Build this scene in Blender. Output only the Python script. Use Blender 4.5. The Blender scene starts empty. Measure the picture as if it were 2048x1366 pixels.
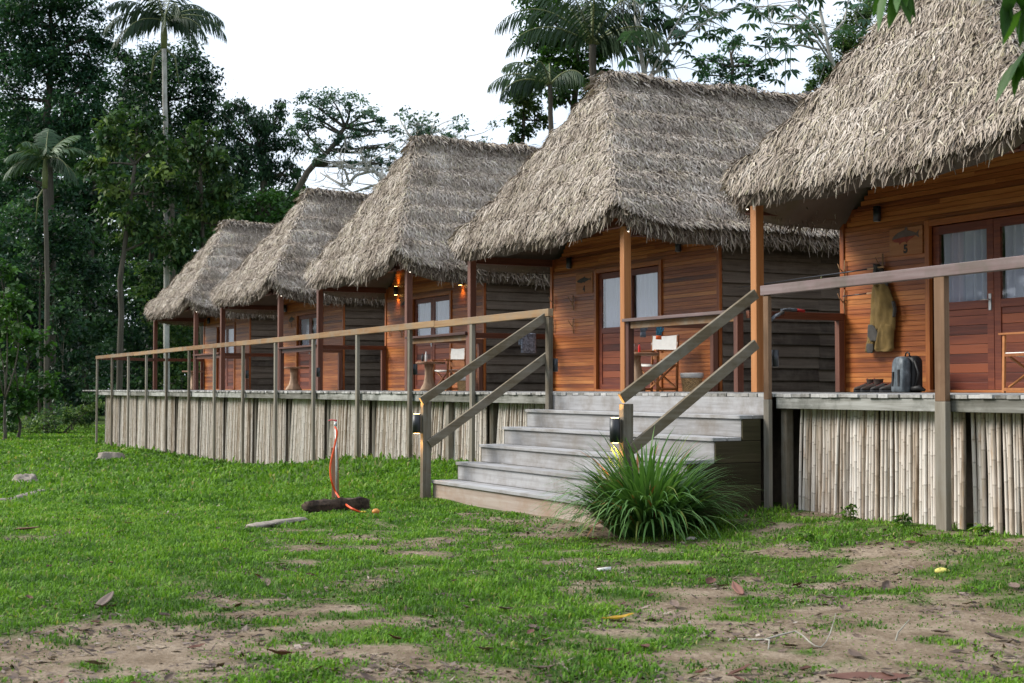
import bpy, math, random
import numpy as np
from mathutils import Vector, Matrix
R = math.radians
random.seed(7)
rng = np.random.default_rng(11)
sc = bpy.context.scene
COL = sc.collection

# ------------------------------------------------------------------ camera, world, sun, exposure
DZ = 1.5                      # deck top above the datum
EYE = DZ + 0.052
YAW, PITCH, FPX = R(27.08), R(1.893), 2844.4
cam_data = bpy.data.cameras.new('camera')
cam = bpy.data.objects.new('camera', cam_data); COL.objects.link(cam); sc.camera = cam
FWD = Vector((-math.cos(YAW) * math.cos(PITCH), math.sin(YAW) * math.cos(PITCH), math.sin(PITCH)))
RIGHT = FWD.cross(Vector((0, 0, 1))).normalized()
UP = RIGHT.cross(FWD).normalized()
CAM = Vector((0, 0, EYE))
cam.matrix_world = Matrix(((RIGHT.x, UP.x, -FWD.x, CAM.x), (RIGHT.y, UP.y, -FWD.y, CAM.y), (RIGHT.z, UP.z, -FWD.z, CAM.z), (0, 0, 0, 1)))
cam_data.lens = 50; cam_data.sensor_width = 36; cam_data.clip_start = 0.1; cam_data.clip_end = 3000
cam_data.dof.use_dof = True; cam_data.dof.focus_distance = 16.0; cam_data.dof.aperture_fstop = 5.0

SUN_DIR = Vector((-0.50, -0.70, 0.62)).normalized()      # towards the sun
world = bpy.data.worlds.new('World'); sc.world = world; world.use_nodes = True
nt = world.node_tree; nt.nodes.clear()
sky = nt.nodes.new('ShaderNodeTexSky'); sky.sky_type = 'NISHITA'; sky.sun_disc = False
sky.sun_elevation = math.asin(SUN_DIR.z); sky.sun_rotation = math.atan2(SUN_DIR.x, SUN_DIR.y)
tc = nt.nodes.new('ShaderNodeTexCoord')
mp = nt.nodes.new('ShaderNodeMapping'); mp.inputs['Scale'].default_value = (1, 1, 2.2)
n1 = nt.nodes.new('ShaderNodeTexNoise'); n1.inputs['Scale'].default_value = 2.6; n1.inputs['Detail'].default_value = 5; n1.inputs['Roughness'].default_value = 0.5
nt.links.new(tc.outputs['Generated'], mp.inputs['Vector']); nt.links.new(mp.outputs[0], n1.inputs['Vector'])
cr = nt.nodes.new('ShaderNodeValToRGB')
cr.color_ramp.elements[0].position = 0.35; cr.color_ramp.elements[0].color = (5.0, 6.0, 7.4, 1)
cr.color_ramp.elements[1].position = 0.65; cr.color_ramp.elements[1].color = (8.4, 8.8, 9.4, 1)
nt.links.new(n1.outputs['Fac'], cr.inputs[0])
mx = nt.nodes.new('ShaderNodeMix'); mx.data_type = 'RGBA'; mx.inputs[0].default_value = 0.88
nt.links.new(sky.outputs[0], mx.inputs[6]); nt.links.new(cr.outputs[0], mx.inputs[7])
bg = nt.nodes.new('ShaderNodeBackground'); bg.inputs['Strength'].default_value = 0.076
nt.links.new(mx.outputs[2], bg.inputs['Color'])
wo = nt.nodes.new('ShaderNodeOutputWorld'); nt.links.new(bg.outputs[0], wo.inputs['Surface'])

sun_data = bpy.data.lights.new('sun', 'SUN'); sun_data.energy = 2.3; sun_data.angle = R(26); sun_data.color = (1, 0.95, 0.87)
sun = bpy.data.objects.new('sun', sun_data); COL.objects.link(sun)
sun.rotation_euler = SUN_DIR.to_track_quat('Z', 'Y').to_euler(); sun.location = (0, 0, 30)
sc.view_settings.view_transform = 'Standard'; sc.view_settings.look = 'None'
sc.view_settings.exposure = 1.22; sc.view_settings.gamma = 1.0
sc.cycles.max_bounces = 6; sc.cycles.diffuse_bounces = 4; sc.cycles.transparent_max_bounces = 12
sc.cycles.use_denoising = True
try: sc.cycles.denoiser = 'OPENIMAGEDENOISE'
except Exception: pass

# ------------------------------------------------------------------ placing by the photograph's pixels (2048 x 1366)
def ray(px, py): return FWD + RIGHT * ((px - 1024) / FPX) + UP * ((683 - py) / FPX)
def onY(px, py, y): d = ray(px, py); return CAM + d * (y / d.y)
def onX(px, py, x): d = ray(px, py); return CAM + d * (x / d.x)
def atD(px, py, dep): return CAM + ray(px, py) * dep      # depth along the view axis
def onG(px, py):
    d = ray(px, py); t = 3.0
    for _ in range(400):
        p = CAM + d * t
        if p.z <= ground_z(p.x, p.y): return p
        t *= 1.01
    return p

# ------------------------------------------------------------------ value noise in numpy
def vnoise(x, y, seed=0):
    x = np.asarray(x, float); y = np.asarray(y, float)
    xi = np.floor(x).astype(np.int64); yi = np.floor(y).astype(np.int64); fx = x - xi; fy = y - yi
    def h(a, b):
        n = (a * 374761393 + b * 668265263 + seed * 1442695041) & 0x7fffffff
        n = ((n ^ (n >> 13)) * 1274126177) & 0x7fffffff
        return ((n ^ (n >> 16)) & 0xffff) / 65535.0
    u = fx * fx * (3 - 2 * fx); v = fy * fy * (3 - 2 * fy)
    return (h(xi, yi) * (1 - u) + h(xi + 1, yi) * u) * (1 - v) + (h(xi, yi + 1) * (1 - u) + h(xi + 1, yi + 1) * u) * v
def fbm(x, y, seed=0, octs=4):
    s = 0; a = 0.5; t = 0
    for i in range(octs): s = s + a * vnoise(x * 2 ** i, y * 2 ** i, seed + i); t += a; a *= 0.5
    return s / t
def sstep(a, b, x): t = np.clip((np.asarray(x, float) - a) / (b - a), 0, 1); return t * t * (3 - 2 * t)

FS = [-30, 5, 9.35, 11.9, 15.5, 17.5, 18.9, 21.3, 23.5, 25.8, 28.4, 30.5, 37.7, 47, 60, 200]
FZ = [-1.25, -1.22, -1.21, -1.23, -1.26, -1.16, -1.09, -1.17, -1.24, -1.46, -1.6, -1.68, -1.70, -1.78, -1.85, -1.9]
NS = [-30, 0, 10, 16, 22, 30, 50, 200]
NZ = [-1.40, -1.47, -1.43, -1.40, -1.52, -1.72, -1.82, -1.9]
def ground_z(x, y):
    s = -np.asarray(x, float); y = np.asarray(y, float)
    f = np.interp(s, FS, FZ); n = np.interp(s, NS, NZ)
    b = sstep(6.6, 9.0, y)
    z = EYE + n * (1 - b) + f * b
    far = np.clip((np.hypot(s, y) - 60) / 100, 0, 1)
    return z + 0.05 * (fbm(s * 0.6, y * 0.6, 3, 3) - 0.5) + 0.6 * far * (fbm(s * .05, y * .05, 9, 2) - .5)
def gz(x, y): return float(ground_z(x, y))

# ------------------------------------------------------------------ objects
def tag(o, label=None, cat=None, group=None, kind=None):
    if label: o['label'] = label
    if cat: o['category'] = cat
    if group: o['group'] = group
    if kind: o['kind'] = kind
    return o
def empty(name, loc, label=None, cat=None, group=None):
    o = bpy.data.objects.new(name, None); COL.objects.link(o); o.location = loc
    o.empty_display_size = 0.2
    return tag(o, label, cat, group)
def origin(parent):
    v = Vector((0, 0, 0)); p = parent
    while p is not None: v += p.location; p = p.parent
    return v
def link_mesh(name, me, material, parent=None, loc=None):
    o = bpy.data.objects.new(name, me); COL.objects.link(o)
    if material is not None: me.materials.append(material)
    if parent is not None: o.parent = parent
    if loc is not None: o.location = loc
    return o
def np_mesh(name, V, F, tint=None, material=None, parent=None, smooth=False, base=None):
    """V (n,3) world coordinates, F (m,k); one mesh object; tint per vertex."""
    V = np.asarray(V, np.float32); F = np.asarray(F, np.int32)
    off = origin(parent) if parent is not None else Vector((0, 0, 0))
    if base is not None: off = Vector(base)
    me = bpy.data.meshes.new(name)
    m, k = F.shape
    me.vertices.add(len(V)); me.vertices.foreach_set('co', (V - np.array(off, np.float32)).ravel())
    me.loops.add(m * k); me.loops.foreach_set('vertex_index', F.ravel())
    me.polygons.add(m); me.polygons.foreach_set('loop_start', np.arange(0, m * k, k, dtype=np.int32))
    if smooth: me.polygons.foreach_set('use_smooth', np.ones(m, bool))
    if tint is not None:
        a = me.attributes.new('tint', 'FLOAT', 'POINT'); a.data.foreach_set('value', np.asarray(tint, np.float32))
    me.update(calc_edges=True)
    return link_mesh(name, me, material, parent, base)
def copy_tree(o, parent=None):
    c = o.copy(); COL.objects.link(c); c.parent = parent
    for ch in [q for q in o.children]: copy_tree(ch, c)
    return c

class MB:
    def __init__(s): s.v = []; s.f = []; s.t = []; s.sm = []
    def add(s, vs, fs, tint=None, smooth=False):
        b = len(s.v); t = random.random() if tint is None else tint
        s.v += [tuple(p) for p in vs]; s.f += [tuple(b + i for i in f) for f in fs]
        s.t += [t] * len(vs) if not isinstance(t, (list, tuple)) else list(t); s.sm += [smooth] * len(fs)
    def box(s, x0, x1, y0, y1, z0, z1, tint=None):
        vs = [(x0, y0, z0), (x1, y0, z0), (x1, y1, z0), (x0, y1, z0), (x0, y0, z1), (x1, y0, z1), (x1, y1, z1), (x0, y1, z1)]
        s.add(vs, [(3, 2, 1, 0), (4, 5, 6, 7), (0, 1, 5, 4), (1, 2, 6, 5), (2, 3, 7, 6), (3, 0, 4, 7)], tint)
    def beam(s, p0, p1, w, h, tint=None, up=(0, 0, 1), w1=None, h1=None):
        p0 = Vector(p0); p1 = Vector(p1); d = (p1 - p0).normalized(); u = Vector(up)
        if abs(d.dot(u)) > 0.98: u = Vector((0, 1, 0))
        r = d.cross(u).normalized(); u = r.cross(d).normalized(); w1 = w if w1 is None else w1; h1 = h if h1 is None else h1
        vs = [p0 - r * w / 2 - u * h / 2, p0 + r * w / 2 - u * h / 2, p0 + r * w / 2 + u * h / 2, p0 - r * w / 2 + u * h / 2,
              p1 - r * w1 / 2 - u * h1 / 2, p1 + r * w1 / 2 - u * h1 / 2, p1 + r * w1 / 2 + u * h1 / 2, p1 - r * w1 / 2 + u * h1 / 2]
        s.add(vs, [(0, 1, 2, 3), (7, 6, 5, 4), (0, 4, 5, 1), (1, 5, 6, 2), (2, 6, 7, 3), (3, 7, 4, 0)], tint)
    def tube(s, pts, rad, n=8, tint=None, caps=True, jit=0.0):
        pts = [Vector(p) for p in pts]; m = len(pts)
        if not hasattr(rad, '__len__'): rad = [rad] * m
        vs = []; fs = []; pu = None
        for i, p in enumerate(pts):
            d = (pts[min(i + 1, m - 1)] - pts[max(i - 1, 0)])
            d = d.normalized() if d.length > 1e-9 else Vector((0, 0, 1))
            if pu is None: pu = Vector((0, 0, 1)) if abs(d.z) < .9 else Vector((1, 0, 0))
            r = d.cross(pu).normalized(); u = r.cross(d).normalized(); pu = u
            for k in range(n):
                a = 2 * math.pi * k / n; q = rad[i] * (1 + jit * (random.random() - .5))
                vs.append(p + r * math.cos(a) * q + u * math.sin(a) * q)
        for i in range(m - 1):
            for k in range(n):
                fs.append((i * n + k, i * n + (k + 1) % n, (i + 1) * n + (k + 1) % n, (i + 1) * n + k))
        if caps: fs.append(tuple(range(n - 1, -1, -1))); fs.append(tuple((m - 1) * n + k for k in range(n)))
        s.add(vs, fs, tint, True)
    def lathe(s, c, prof, n=16, tint=None, sx=1, sy=1, fn=None):
        vs = []; fs = []; m = len(prof)
        for r, z in prof:
            for k in range(n):
                a = 2 * math.pi * k / n; q = r * (fn(a, z) if fn else 1)
                vs.append((c[0] + math.cos(a) * q * sx, c[1] + math.sin(a) * q * sy, c[2] + z))
        for i in range(m - 1):
            for k in range(n): fs.append((i * n + k, i * n + (k + 1) % n, (i + 1) * n + (k + 1) % n, (i + 1) * n + k))
        fs.append(tuple(range(n - 1, -1, -1))); fs.append(tuple((m - 1) * n + k for k in range(n)))
        s.add(vs, fs, tint, True)
    def build(s, name, material, parent=None, bevel=0, base=None, local=False):
        off = Vector((0, 0, 0)) if local else (origin(parent) if parent is not None else Vector((0, 0, 0)))
        if base is not None: off = Vector(base)
        me = bpy.data.meshes.new(name)
        me.from_pydata([tuple(Vector(p) - off) for p in s.v], [], s.f)
        a = me.attributes.new('tint', 'FLOAT', 'POINT'); a.data.foreach_set('value', np.array(s.t, np.float32))
        me.polygons.foreach_set('use_smooth', np.array(s.sm, bool)); me.update()
        o = link_mesh(name, me, material, parent, base)
        if bevel:
            b = o.modifiers.new('edge', 'BEVEL'); b.width = bevel; b.segments = 2; b.limit_method = 'ANGLE'; b.angle_limit = R(40)
        return o

# ------------------------------------------------------------------ materials
def new_mat(name):
    m = bpy.data.materials.new(name); m.use_nodes = True; t = m.node_tree
    return m, t, t.nodes['Principled BSDF']
def ramp(t, stops):
    r = t.nodes.new('ShaderNodeValToRGB'); e = r.color_ramp.elements
    while len(e) < len(stops): e.new(0.5)
    for i, (p, c) in enumerate(stops): e[i].position = p; e[i].color = (*c, 1)
    return r
def noise(t, vec, scale, detail=4, rough=.55):
    n = t.nodes.new('ShaderNodeTexNoise'); n.inputs['Scale'].default_value = scale; n.inputs['Detail'].default_value = detail
    n.inputs['Roughness'].default_value = rough; t.links.new(vec, n.inputs['Vector']); return n.outputs['Fac']
def attr(t, name='tint'):
    a = t.nodes.new('ShaderNodeAttribute'); a.attribute_name = name; return a.outputs['Fac']
def math_(t, op, a, b):
    n = t.nodes.new('ShaderNodeMath'); n.operation = op
    for i, q in enumerate((a, b)):
        if isinstance(q, (int, float)): n.inputs[i].default_value = q
        else: t.links.new(q, n.inputs[i])
    return n.outputs[0]
def mixc(t, f, a, b, mode='MIX'):
    n = t.nodes.new('ShaderNodeMix'); n.data_type = 'RGBA'; n.blend_type = mode
    for k, q in ((0, f), (6, a), (7, b)):
        if isinstance(q, (int, float)): n.inputs[k].default_value = q
        elif isinstance(q, tuple): n.inputs[k].default_value = (*q, 1)
        else: t.links.new(q, n.inputs[k])
    return n.outputs[2]
def objvec(t, scale=(1, 1, 1), spread=17.0):
    tc = t.nodes.new('ShaderNodeTexCoord'); oi = t.nodes.new('ShaderNodeObjectInfo')
    v = t.nodes.new('ShaderNodeVectorMath'); v.operation = 'MULTIPLY_ADD'
    t.links.new(tc.outputs['Object'], v.inputs[0]); v.inputs[1].default_value = scale
    c = t.nodes.new('ShaderNodeCombineXYZ'); r = math_(t, 'MULTIPLY', oi.outputs['Random'], spread)
    r = math_(t, 'ADD', r, math_(t, 'MULTIPLY', attr(t), 9.0))
    for i in range(3): t.links.new(r, c.inputs[i])
    t.links.new(c.outputs[0], v.inputs[2]); return v.outputs[0]
def bump(t, b, h, strength=.3, dist=.01):
    n = t.nodes.new('ShaderNodeBump'); n.inputs['Strength'].default_value = strength; n.inputs['Distance'].default_value = dist
    t.links.new(h, n.inputs['Height']); t.links.new(n.outputs[0], b.inputs['Normal'])
AX = {'x': (0.5, 11, 11), 'y': (11, 0.5, 11), 'z': (11, 11, 0.5), 'n': (5, 5, 5)}
def wood(name, stops, axis='x', rough=.7, tint=.5, wear=None, wear_amt=.5, spec=.3, fine=3.0, bmp=.35):
    m, t, b = new_mat(name)
    v = objvec(t, AX[axis])
    g = noise(t, v, fine, 6, .62)
    g2 = noise(t, v, fine * .22, 3, .5)
    f = math_(t, 'ADD', math_(t, 'MULTIPLY', g, .65), math_(t, 'MULTIPLY', g2, .5))
    f = math_(t, 'ADD', f, math_(t, 'MULTIPLY', math_(t, 'SUBTRACT', attr(t), .5), tint))
    r = ramp(t, stops); t.links.new(f, r.inputs[0]); c = r.outputs[0]
    if wear:
        tcn = t.nodes.new('ShaderNodeTexCoord')
        w = noise(t, objvec(t, (1, 1, 1)), 2.3, 7, .7)
        wr = ramp(t, [(.45, (0, 0, 0)), (.68, (wear_amt,) * 3)]); t.links.new(w, wr.inputs[0])
        c = mixc(t, wr.outputs[0], c, wear)
    t.links.new(c, b.inputs['Base Color']); b.inputs['Roughness'].default_value = rough; b.inputs['Specular IOR Level'].default_value = spec
    bump(t, b, g, bmp, .006)
    return m
def plain(name, col, rough=.6, metal=0, spec=.4, var=.25, scale=12, emit=None):
    m, t, b = new_mat(name)
    n = noise(t, objvec(t), scale, 4)
    r = ramp(t, [(.3, tuple(c * (1 - var) for c in col)), (.7, tuple(min(1, c * (1 + var)) for c in col))]); t.links.new(n, r.inputs[0])
    t.links.new(r.outputs[0], b.inputs['Base Color']); b.inputs['Roughness'].default_value = rough
    b.inputs['Metallic'].default_value = metal; b.inputs['Specular IOR Level'].default_value = spec
    if emit: b.inputs['Emission Color'].default_value = (*emit[0], 1); b.inputs['Emission Strength'].default_value = emit[1]
    return m
def leafmat(name, stops, trans=.3, rough=.5, spec=.25):
    m, t, b = new_mat(name)
    r = ramp(t, stops); t.links.new(attr(t), r.inputs[0])
    oi = t.nodes.new('ShaderNodeObjectInfo'); hs = t.nodes.new('ShaderNodeHueSaturation')
    t.links.new(r.outputs[0], hs.inputs['Color'])
    t.links.new(math_(t, 'ADD', .75, math_(t, 'MULTIPLY', oi.outputs['Random'], .5)), hs.inputs['Value'])
    t.links.new(hs.outputs[0], b.inputs['Base Color']); b.inputs['Roughness'].default_value = rough; b.inputs['Specular IOR Level'].default_value = spec
    tr = t.nodes.new('ShaderNodeBsdfTranslucent'); t.links.new(mixc(t, 1.0, hs.outputs[0], (1.0, 1.1, .5), 'MULTIPLY'), tr.inputs['Color'])
    ms = t.nodes.new('ShaderNodeMixShader'); ms.inputs[0].default_value = trans
    t.links.new(b.outputs[0], ms.inputs[1]); t.links.new(tr.outputs[0], ms.inputs[2])
    t.links.new(ms.outputs[0], t.nodes['Material Output'].inputs['Surface'])
    return m
M = {}
ORANGE = [(.22, (.050, .012, .006)), (.45, (.20, .052, .013)), (.62, (.33, .102, .024)), (.85, (.48, .19, .052))]
M['siding'] = wood('varnished_siding', ORANGE, 'x', .42, .42, spec=.35)
M['trim_v'] = wood('varnished_trim_upright', ORANGE, 'z', .42, .4, spec=.35)
M['trim_h'] = wood('varnished_trim_level', ORANGE, 'x', .42, .4, spec=.35)
M['red_v'] = wood('reddish_door_wood', [(.2, (.035, .009, .007)), (.5, (.125, .029, .016)), (.8, (.25, .068, .028))], 'x', .45, .75, spec=.35)
M['post_v'] = wood('varnished_post', [(.2, (.13, .045, .014)), (.5, (.30, .115, .035)), (.85, (.42, .19, .07))], 'z', .5, .25)
M['dark_rail'] = wood('dark_red_rail', [(.2, (.024, .009, .007)), (.5, (.066, .023, .014)), (.85, (.14, .052, .028))], 'x', .5, .4)
M['dark_rail_y'] = wood('dark_red_rail_deep', [(.2, (.024, .009, .007)), (.5, (.066, .023, .014)), (.85, (.14, .052, .028))], 'y', .5, .4)
M['dark_rail_v'] = wood('dark_red_upright', [(.2, (.030, .012, .009)), (.5, (.078, .030, .020)), (.85, (.16, .066, .042))], 'z', .5, .4)
GREY = [(.22, (.10, .095, .085)), (.5, (.27, .26, .245)), (.8, (.46, .45, .44))]
M['deck'] = wood('grey_deck_board', GREY, 'y', .85, .5, wear=(.10, .10, .085), wear_amt=.4, spec=.15)
M['grey_x'] = wood('grey_board', [(.22, (.125, .122, .12)), (.5, (.275, .272, .276)), (.8, (.40, .40, .41))], 'x', .85, .35, wear=(.17, .145, .12), wear_amt=.7, spec=.15)
M['edge'] = wood('mossy_edge_beam', [(.25, (.08, .076, .062)), (.5, (.19, .185, .165)), (.75, (.38, .38, .36))], 'x', .9, .4, wear=(.045, .048, .035), wear_amt=.8, spec=.1)
M['riser_low'] = wood('mud_stained_board', [(.22, (.20, .16, .13)), (.5, (.33, .27, .23)), (.8, (.42, .37, .33))], 'x', .9, .3, wear=(.27, .18, .125), wear_amt=.8, spec=.1)
M['stair_side'] = wood('brown_side_board', [(.22, (.016, .013, .007)), (.5, (.038, .031, .017)), (.85, (.075, .063, .036))], 'y', .85, .5, wear=(.04, .044, .018), wear_amt=.5, spec=.15)
M['rail_tan'] = wood('sun_bleached_rail', [(.2, (.09, .05, .026)), (.5, (.21, .115, .055)), (.8, (.31, .205, .115))], 'x', .8, .35, wear=(.21, .185, .145), wear_amt=.8, spec=.15)
M['rail_pink'] = wood('weathered_pinkish_rail', [(.2, (.085, .057, .055)), (.5, (.165, .118, .115)), (.8, (.24, .195, .195))], 'x', .8, .3, wear=(.10, .095, .075), wear_amt=.7, spec=.15)
M['rail_grey'] = wood('greyed_brown_rail', [(.2, (.055, .040, .024)), (.5, (.125, .098, .062)), (.8, (.22, .19, .145))], 'y', .8, .35, wear=(.24, .23, .205), wear_amt=.5, spec=.15)
M['post_grey'] = wood('greyed_post', [(.2, (.05, .038, .025)), (.5, (.125, .102, .073)), (.8, (.25, .225, .185))], 'z', .85, .45, wear=(.24, .23, .21), wear_amt=.5, spec=.15)
M['post_brown'] = wood('stained_brown_post', [(.2, (.07, .038, .02)), (.5, (.15, .085, .047)), (.85, (.24, .15, .09))], 'z', .75, .35, wear=(.10, .05, .025), wear_amt=.6)
M['dark_side'] = wood('dark_lapped_board', [(.22, (.018, .012, .009)), (.5, (.060, .043, .032)), (.85, (.14, .107, .082))], 'y', .8, .75, wear=(.17, .14, .11), wear_amt=.45, spec=.2)
M['void'] = plain('underdeck_shade', (.07, .055, .042), .95)
M['bamboo'] = None
def _bamboo():
    m, t, b = new_mat('bamboo_cane')
    v = objvec(t, (9, 9, .9)); g = noise(t, v, 3, 5, .6)
    f = math_(t, 'ADD', math_(t, 'MULTIPLY', g, .7), math_(t, 'MULTIPLY', attr(t), .42))
    r = ramp(t, [(.25, (.18, .125, .08)), (.43, (.42, .345, .275)), (.60, (.60, .54, .48)), (.9, (.66, .62, .58))]); t.links.new(f, r.inputs[0])
    w = noise(t, objvec(t, (5, 5, 1.2)), 2.2, 5, .7)
    wr = ramp(t, [(.60, (0, 0, 0)), (.72, (.7, .7, .7))]); t.links.new(w, wr.inputs[0])
    c = mixc(t, wr.outputs[0], r.outputs[0], (.36, .20, .08))
    t.links.new(mixc(t, math_(t, 'MULTIPLY', attr(t, 'node'), .55), c, (.16, .12, .085)), b.inputs['Base Color'])
    b.inputs['Roughness'].default_value = .6; b.inputs['Specular IOR Level'].default_value = .25
    bump(t, b, g, .15, .004); return m
M['bamboo'] = _bamboo()
def _thatch():
    m, t, b = new_mat('palm_leaf_thatch')
    r = ramp(t, [(0, (.070, .049, .036)), (.32, (.215, .172, .136)), (.66, (.41, .350, .297)), (1, (.62, .56, .50))])
    v = objvec(t); lo = noise(t, v, .9, 4, .6)
    f = math_(t, 'ADD', attr(t), math_(t, 'MULTIPLY', math_(t, 'SUBTRACT', lo, .5), .40)); t.links.new(f, r.inputs[0])
    gn = noise(t, v, 1.7, 5, .65); gr = ramp(t, [(.50, (0, 0, 0)), (.70, (.6, .6, .6))]); t.links.new(gn, gr.inputs[0])
    c = mixc(t, gr.outputs[0], r.outputs[0], mixc(t, 1.0, r.outputs[0], (.82, .90, .50), 'MULTIPLY'))
    t.links.new(c, b.inputs['Base Color']); b.inputs['Roughness'].default_value = .75; b.inputs['Specular IOR Level'].default_value = .2
    return m
M['thatch'] = _thatch()
M['black'] = plain('black_metal', (.018, .02, .023), .45, 0, .5)
M['lampglow'] = plain('warm_lamp_lens', (.9, .7, .4), .4, emit=((1, .55, .16), 9.0))
M['lens_off'] = plain('unlit_lamp_lens', (.35, .33, .3), .3)
M['steel'] = plain('brushed_steel', (.55, .55, .56), .35, .9)
M['canvas'] = plain('white_canvas', (.72, .71, .68), .9, var=.06)
M['chairwood'] = wood('chair_wood', [(.2, (.10, .032, .012)), (.5, (.26, .095, .03)), (.8, (.40, .17, .06))], 'n', .5, .3)
M['stump'] = wood('pale_driftwood', [(.2, (.14, .085, .05)), (.5, (.33, .21, .13)), (.8, (.52, .37, .26))], 'z', .7, .3, wear=(.12, .07, .04), wear_amt=.6)
M['slab'] = wood('table_slab', [(.2, (.09, .04, .022)), (.5, (.20, .10, .055)), (.8, (.36, .22, .14))], 'n', .55, .3)
M['wicker'] = plain('wicker_cane', (.38, .24, .11), .7, var=.45, scale=40)
M['linen'] = plain('grey_linen', (.50, .48, .46), .95, var=.1)
M['twig'] = wood('peeled_twig', [(.2, (.12, .055, .025)), (.5, (.25, .13, .06)), (.8, (.38, .23, .12))], 'z', .7, .3)
M['olive'] = plain('olive_canvas_cloth', (.150, .098, .030), .9, var=.3, scale=7)
M['khaki_dark'] = plain('dark_patch_cloth', (.05, .047, .043), .9)
M['boot'] = plain('dark_boot_leather', (.022, .018, .016), .6, var=.4)
M['boot_brown'] = plain('brown_boot_leather', (.055, .035, .026), .7, var=.4)
M['sole'] = plain('boot_rubber', (.022, .023, .026), .55)
M['redlace'] = plain('red_cord', (.35, .03, .02), .7)
def _pack():
    m, t, b = new_mat('worn_grey_blue_rubber')
    n = noise(t, objvec(t, (1, 1, .6)), 13, 6, .7)
    r = ramp(t, [(.35, (.045, .058, .07)), (.55, (.11, .135, .155)), (.72, (.24, .28, .31))]); t.links.new(n, r.inputs[0])
    t.links.new(r.outputs[0], b.inputs['Base Color']); b.inputs['Roughness'].default_value = .55; return m
M['pack'] = _pack()
M['packdark'] = plain('black_rubber', (.013, .013, .014), .55)
M['orange_hose'] = plain('orange_rubber_hose', (.75, .085, .015), .4, spec=.5, var=.1)
M['red_tap'] = plain('red_enamel', (.5, .03, .05), .4)
M['galv'] = plain('galvanised_pipe', (.50, .51, .50), .45, .3)
M['stake'] = wood('reddish_stake', [(.2, (.14, .06, .035)), (.5, (.27, .13, .08)), (.8, (.38, .22, .14))], 'z', .75, .3)
M['rotlog'] = wood('rotten_dark_log', [(.25, (.006, .005, .004)), (.5, (.028, .019, .014)), (.8, (.11, .075, .05))], 'x', .95, .3, bmp=.9)
M['driftgrey'] = wood('grey_rotten_wood', [(.2, (.08, .065, .05)), (.5, (.20, .17, .14)), (.85, (.36, .32, .28))], 'x', .95, .3, bmp=.9)
M['bark'] = wood('grey_brown_bark', [(.2, (.022, .018, .013)), (.5, (.06, .052, .040)), (.8, (.13, .115, .09))], 'z', .95, .4, bmp=.9)
M['bark_pale'] = wood('pale_smooth_bark', [(.2, (.17, .16, .14)), (.5, (.33, .32, .29)), (.8, (.50, .49, .46))], 'z', .9, .3, wear=(.13, .13, .10), wear_amt=.6, bmp=.5)
M['rod'] = plain('dark_rod_blank', (.02, .022, .03), .3)
M['cork'] = plain('cork_grip', (.42, .25, .13), .8)
M['glove_grey'] = plain('grey_glove_cloth', (.10, .115, .14), .8)
M['glove_red'] = plain('red_cloth', (.35, .02, .02), .8)
M['sock_blue'] = plain('blue_patterned_cloth', (.03, .13, .20), .85, var=.9, scale=60)
M['orange_cloth'] = plain('orange_cuff_cloth', (.60, .10, .02), .85)
M['whiteplastic'] = plain('clear_white_plastic', (.62, .62, .60), .25)
M['redplastic'] = plain('red_plastic', (.60, .02, .02), .3)
M['sign'] = wood('sign_plank', [(.2, (.16, .05, .022)), (.5, (.33, .125, .05)), (.85, (.46, .22, .10))], 'x', .6, .3)
M['ink'] = plain('dark_carved_paint', (.025, .025, .025), .7)
M['fishred'] = plain('red_fish_paint', (.26, .05, .03), .7)
M['fishgrey'] = plain('grey_fish_paint', (.12, .085, .075), .7)
M['fishdark'] = plain('dark_fish_paint', (.045, .04, .036), .7)
def _curtain():
    m, t, b = new_mat('white_curtain'); b.inputs['Base Color'].default_value = (.66, .68, .78, 1); b.inputs['Roughness'].default_value = .9; return m
M['curtain'] = _curtain()
def _glass():
    m, t, b = new_mat('window_glass')
    tr = t.nodes.new('ShaderNodeBsdfTransparent'); tr.inputs['Color'].default_value = (.97, .98, 1, 1)
    gl = t.nodes.new('ShaderNodeBsdfGlossy'); gl.inputs['Roughness'].default_value = .03
    ms = t.nodes.new('ShaderNodeMixShader'); ms.inputs[0].default_value = .11; t.links.new(tr.outputs[0], ms.inputs[1]); t.links.new(gl.outputs[0], ms.inputs[2])
    t.links.new(ms.outputs[0], t.nodes['Material Output'].inputs['Surface']); return m
M['glass'] = _glass()
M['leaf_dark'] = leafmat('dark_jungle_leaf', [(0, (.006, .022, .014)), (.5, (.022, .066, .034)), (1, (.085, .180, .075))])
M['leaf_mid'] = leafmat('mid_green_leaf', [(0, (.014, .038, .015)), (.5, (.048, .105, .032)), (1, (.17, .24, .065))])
M['leaf_bright'] = leafmat('bright_green_leaf', [(0, (.018, .052, .012)), (.5, (.045, .125, .022)), (1, (.11, .24, .045))])
M['leaf_grey'] = leafmat('grey_green_leaf', [(0, (.020, .050, .036)), (.5, (.050, .105, .070)), (1, (.12, .20, .125))])
M['palm'] = leafmat('palm_leaf', [(0, (.016, .034, .018)), (.5, (.038, .075, .036)), (1, (.09, .145, .065))], .2, .5, .2)
M['palm_green'] = leafmat('green_palm_leaf', [(0, (.012, .040, .018)), (.5, (.030, .085, .034)), (1, (.08, .165, .06))], .2, .45, .25)
M['lemongrass'] = leafmat('lemongrass_leaf', [(0, (.034, .095, .024)), (.45, (.11, .235, .062)), (.8, (.22, .36, .13)), (.95, (.22, .27, .07)), (1, (.36, .15, .06))], .3)
M['lawn'] = leafmat('lawn_blade', [(0, (.040, .090, .018)), (.35, (.088, .195, .022)), (.7, (.170, .315, .036)), (.93, (.25, .33, .07)), (1, (.32, .25, .13))], .35, .6, .15)
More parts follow.
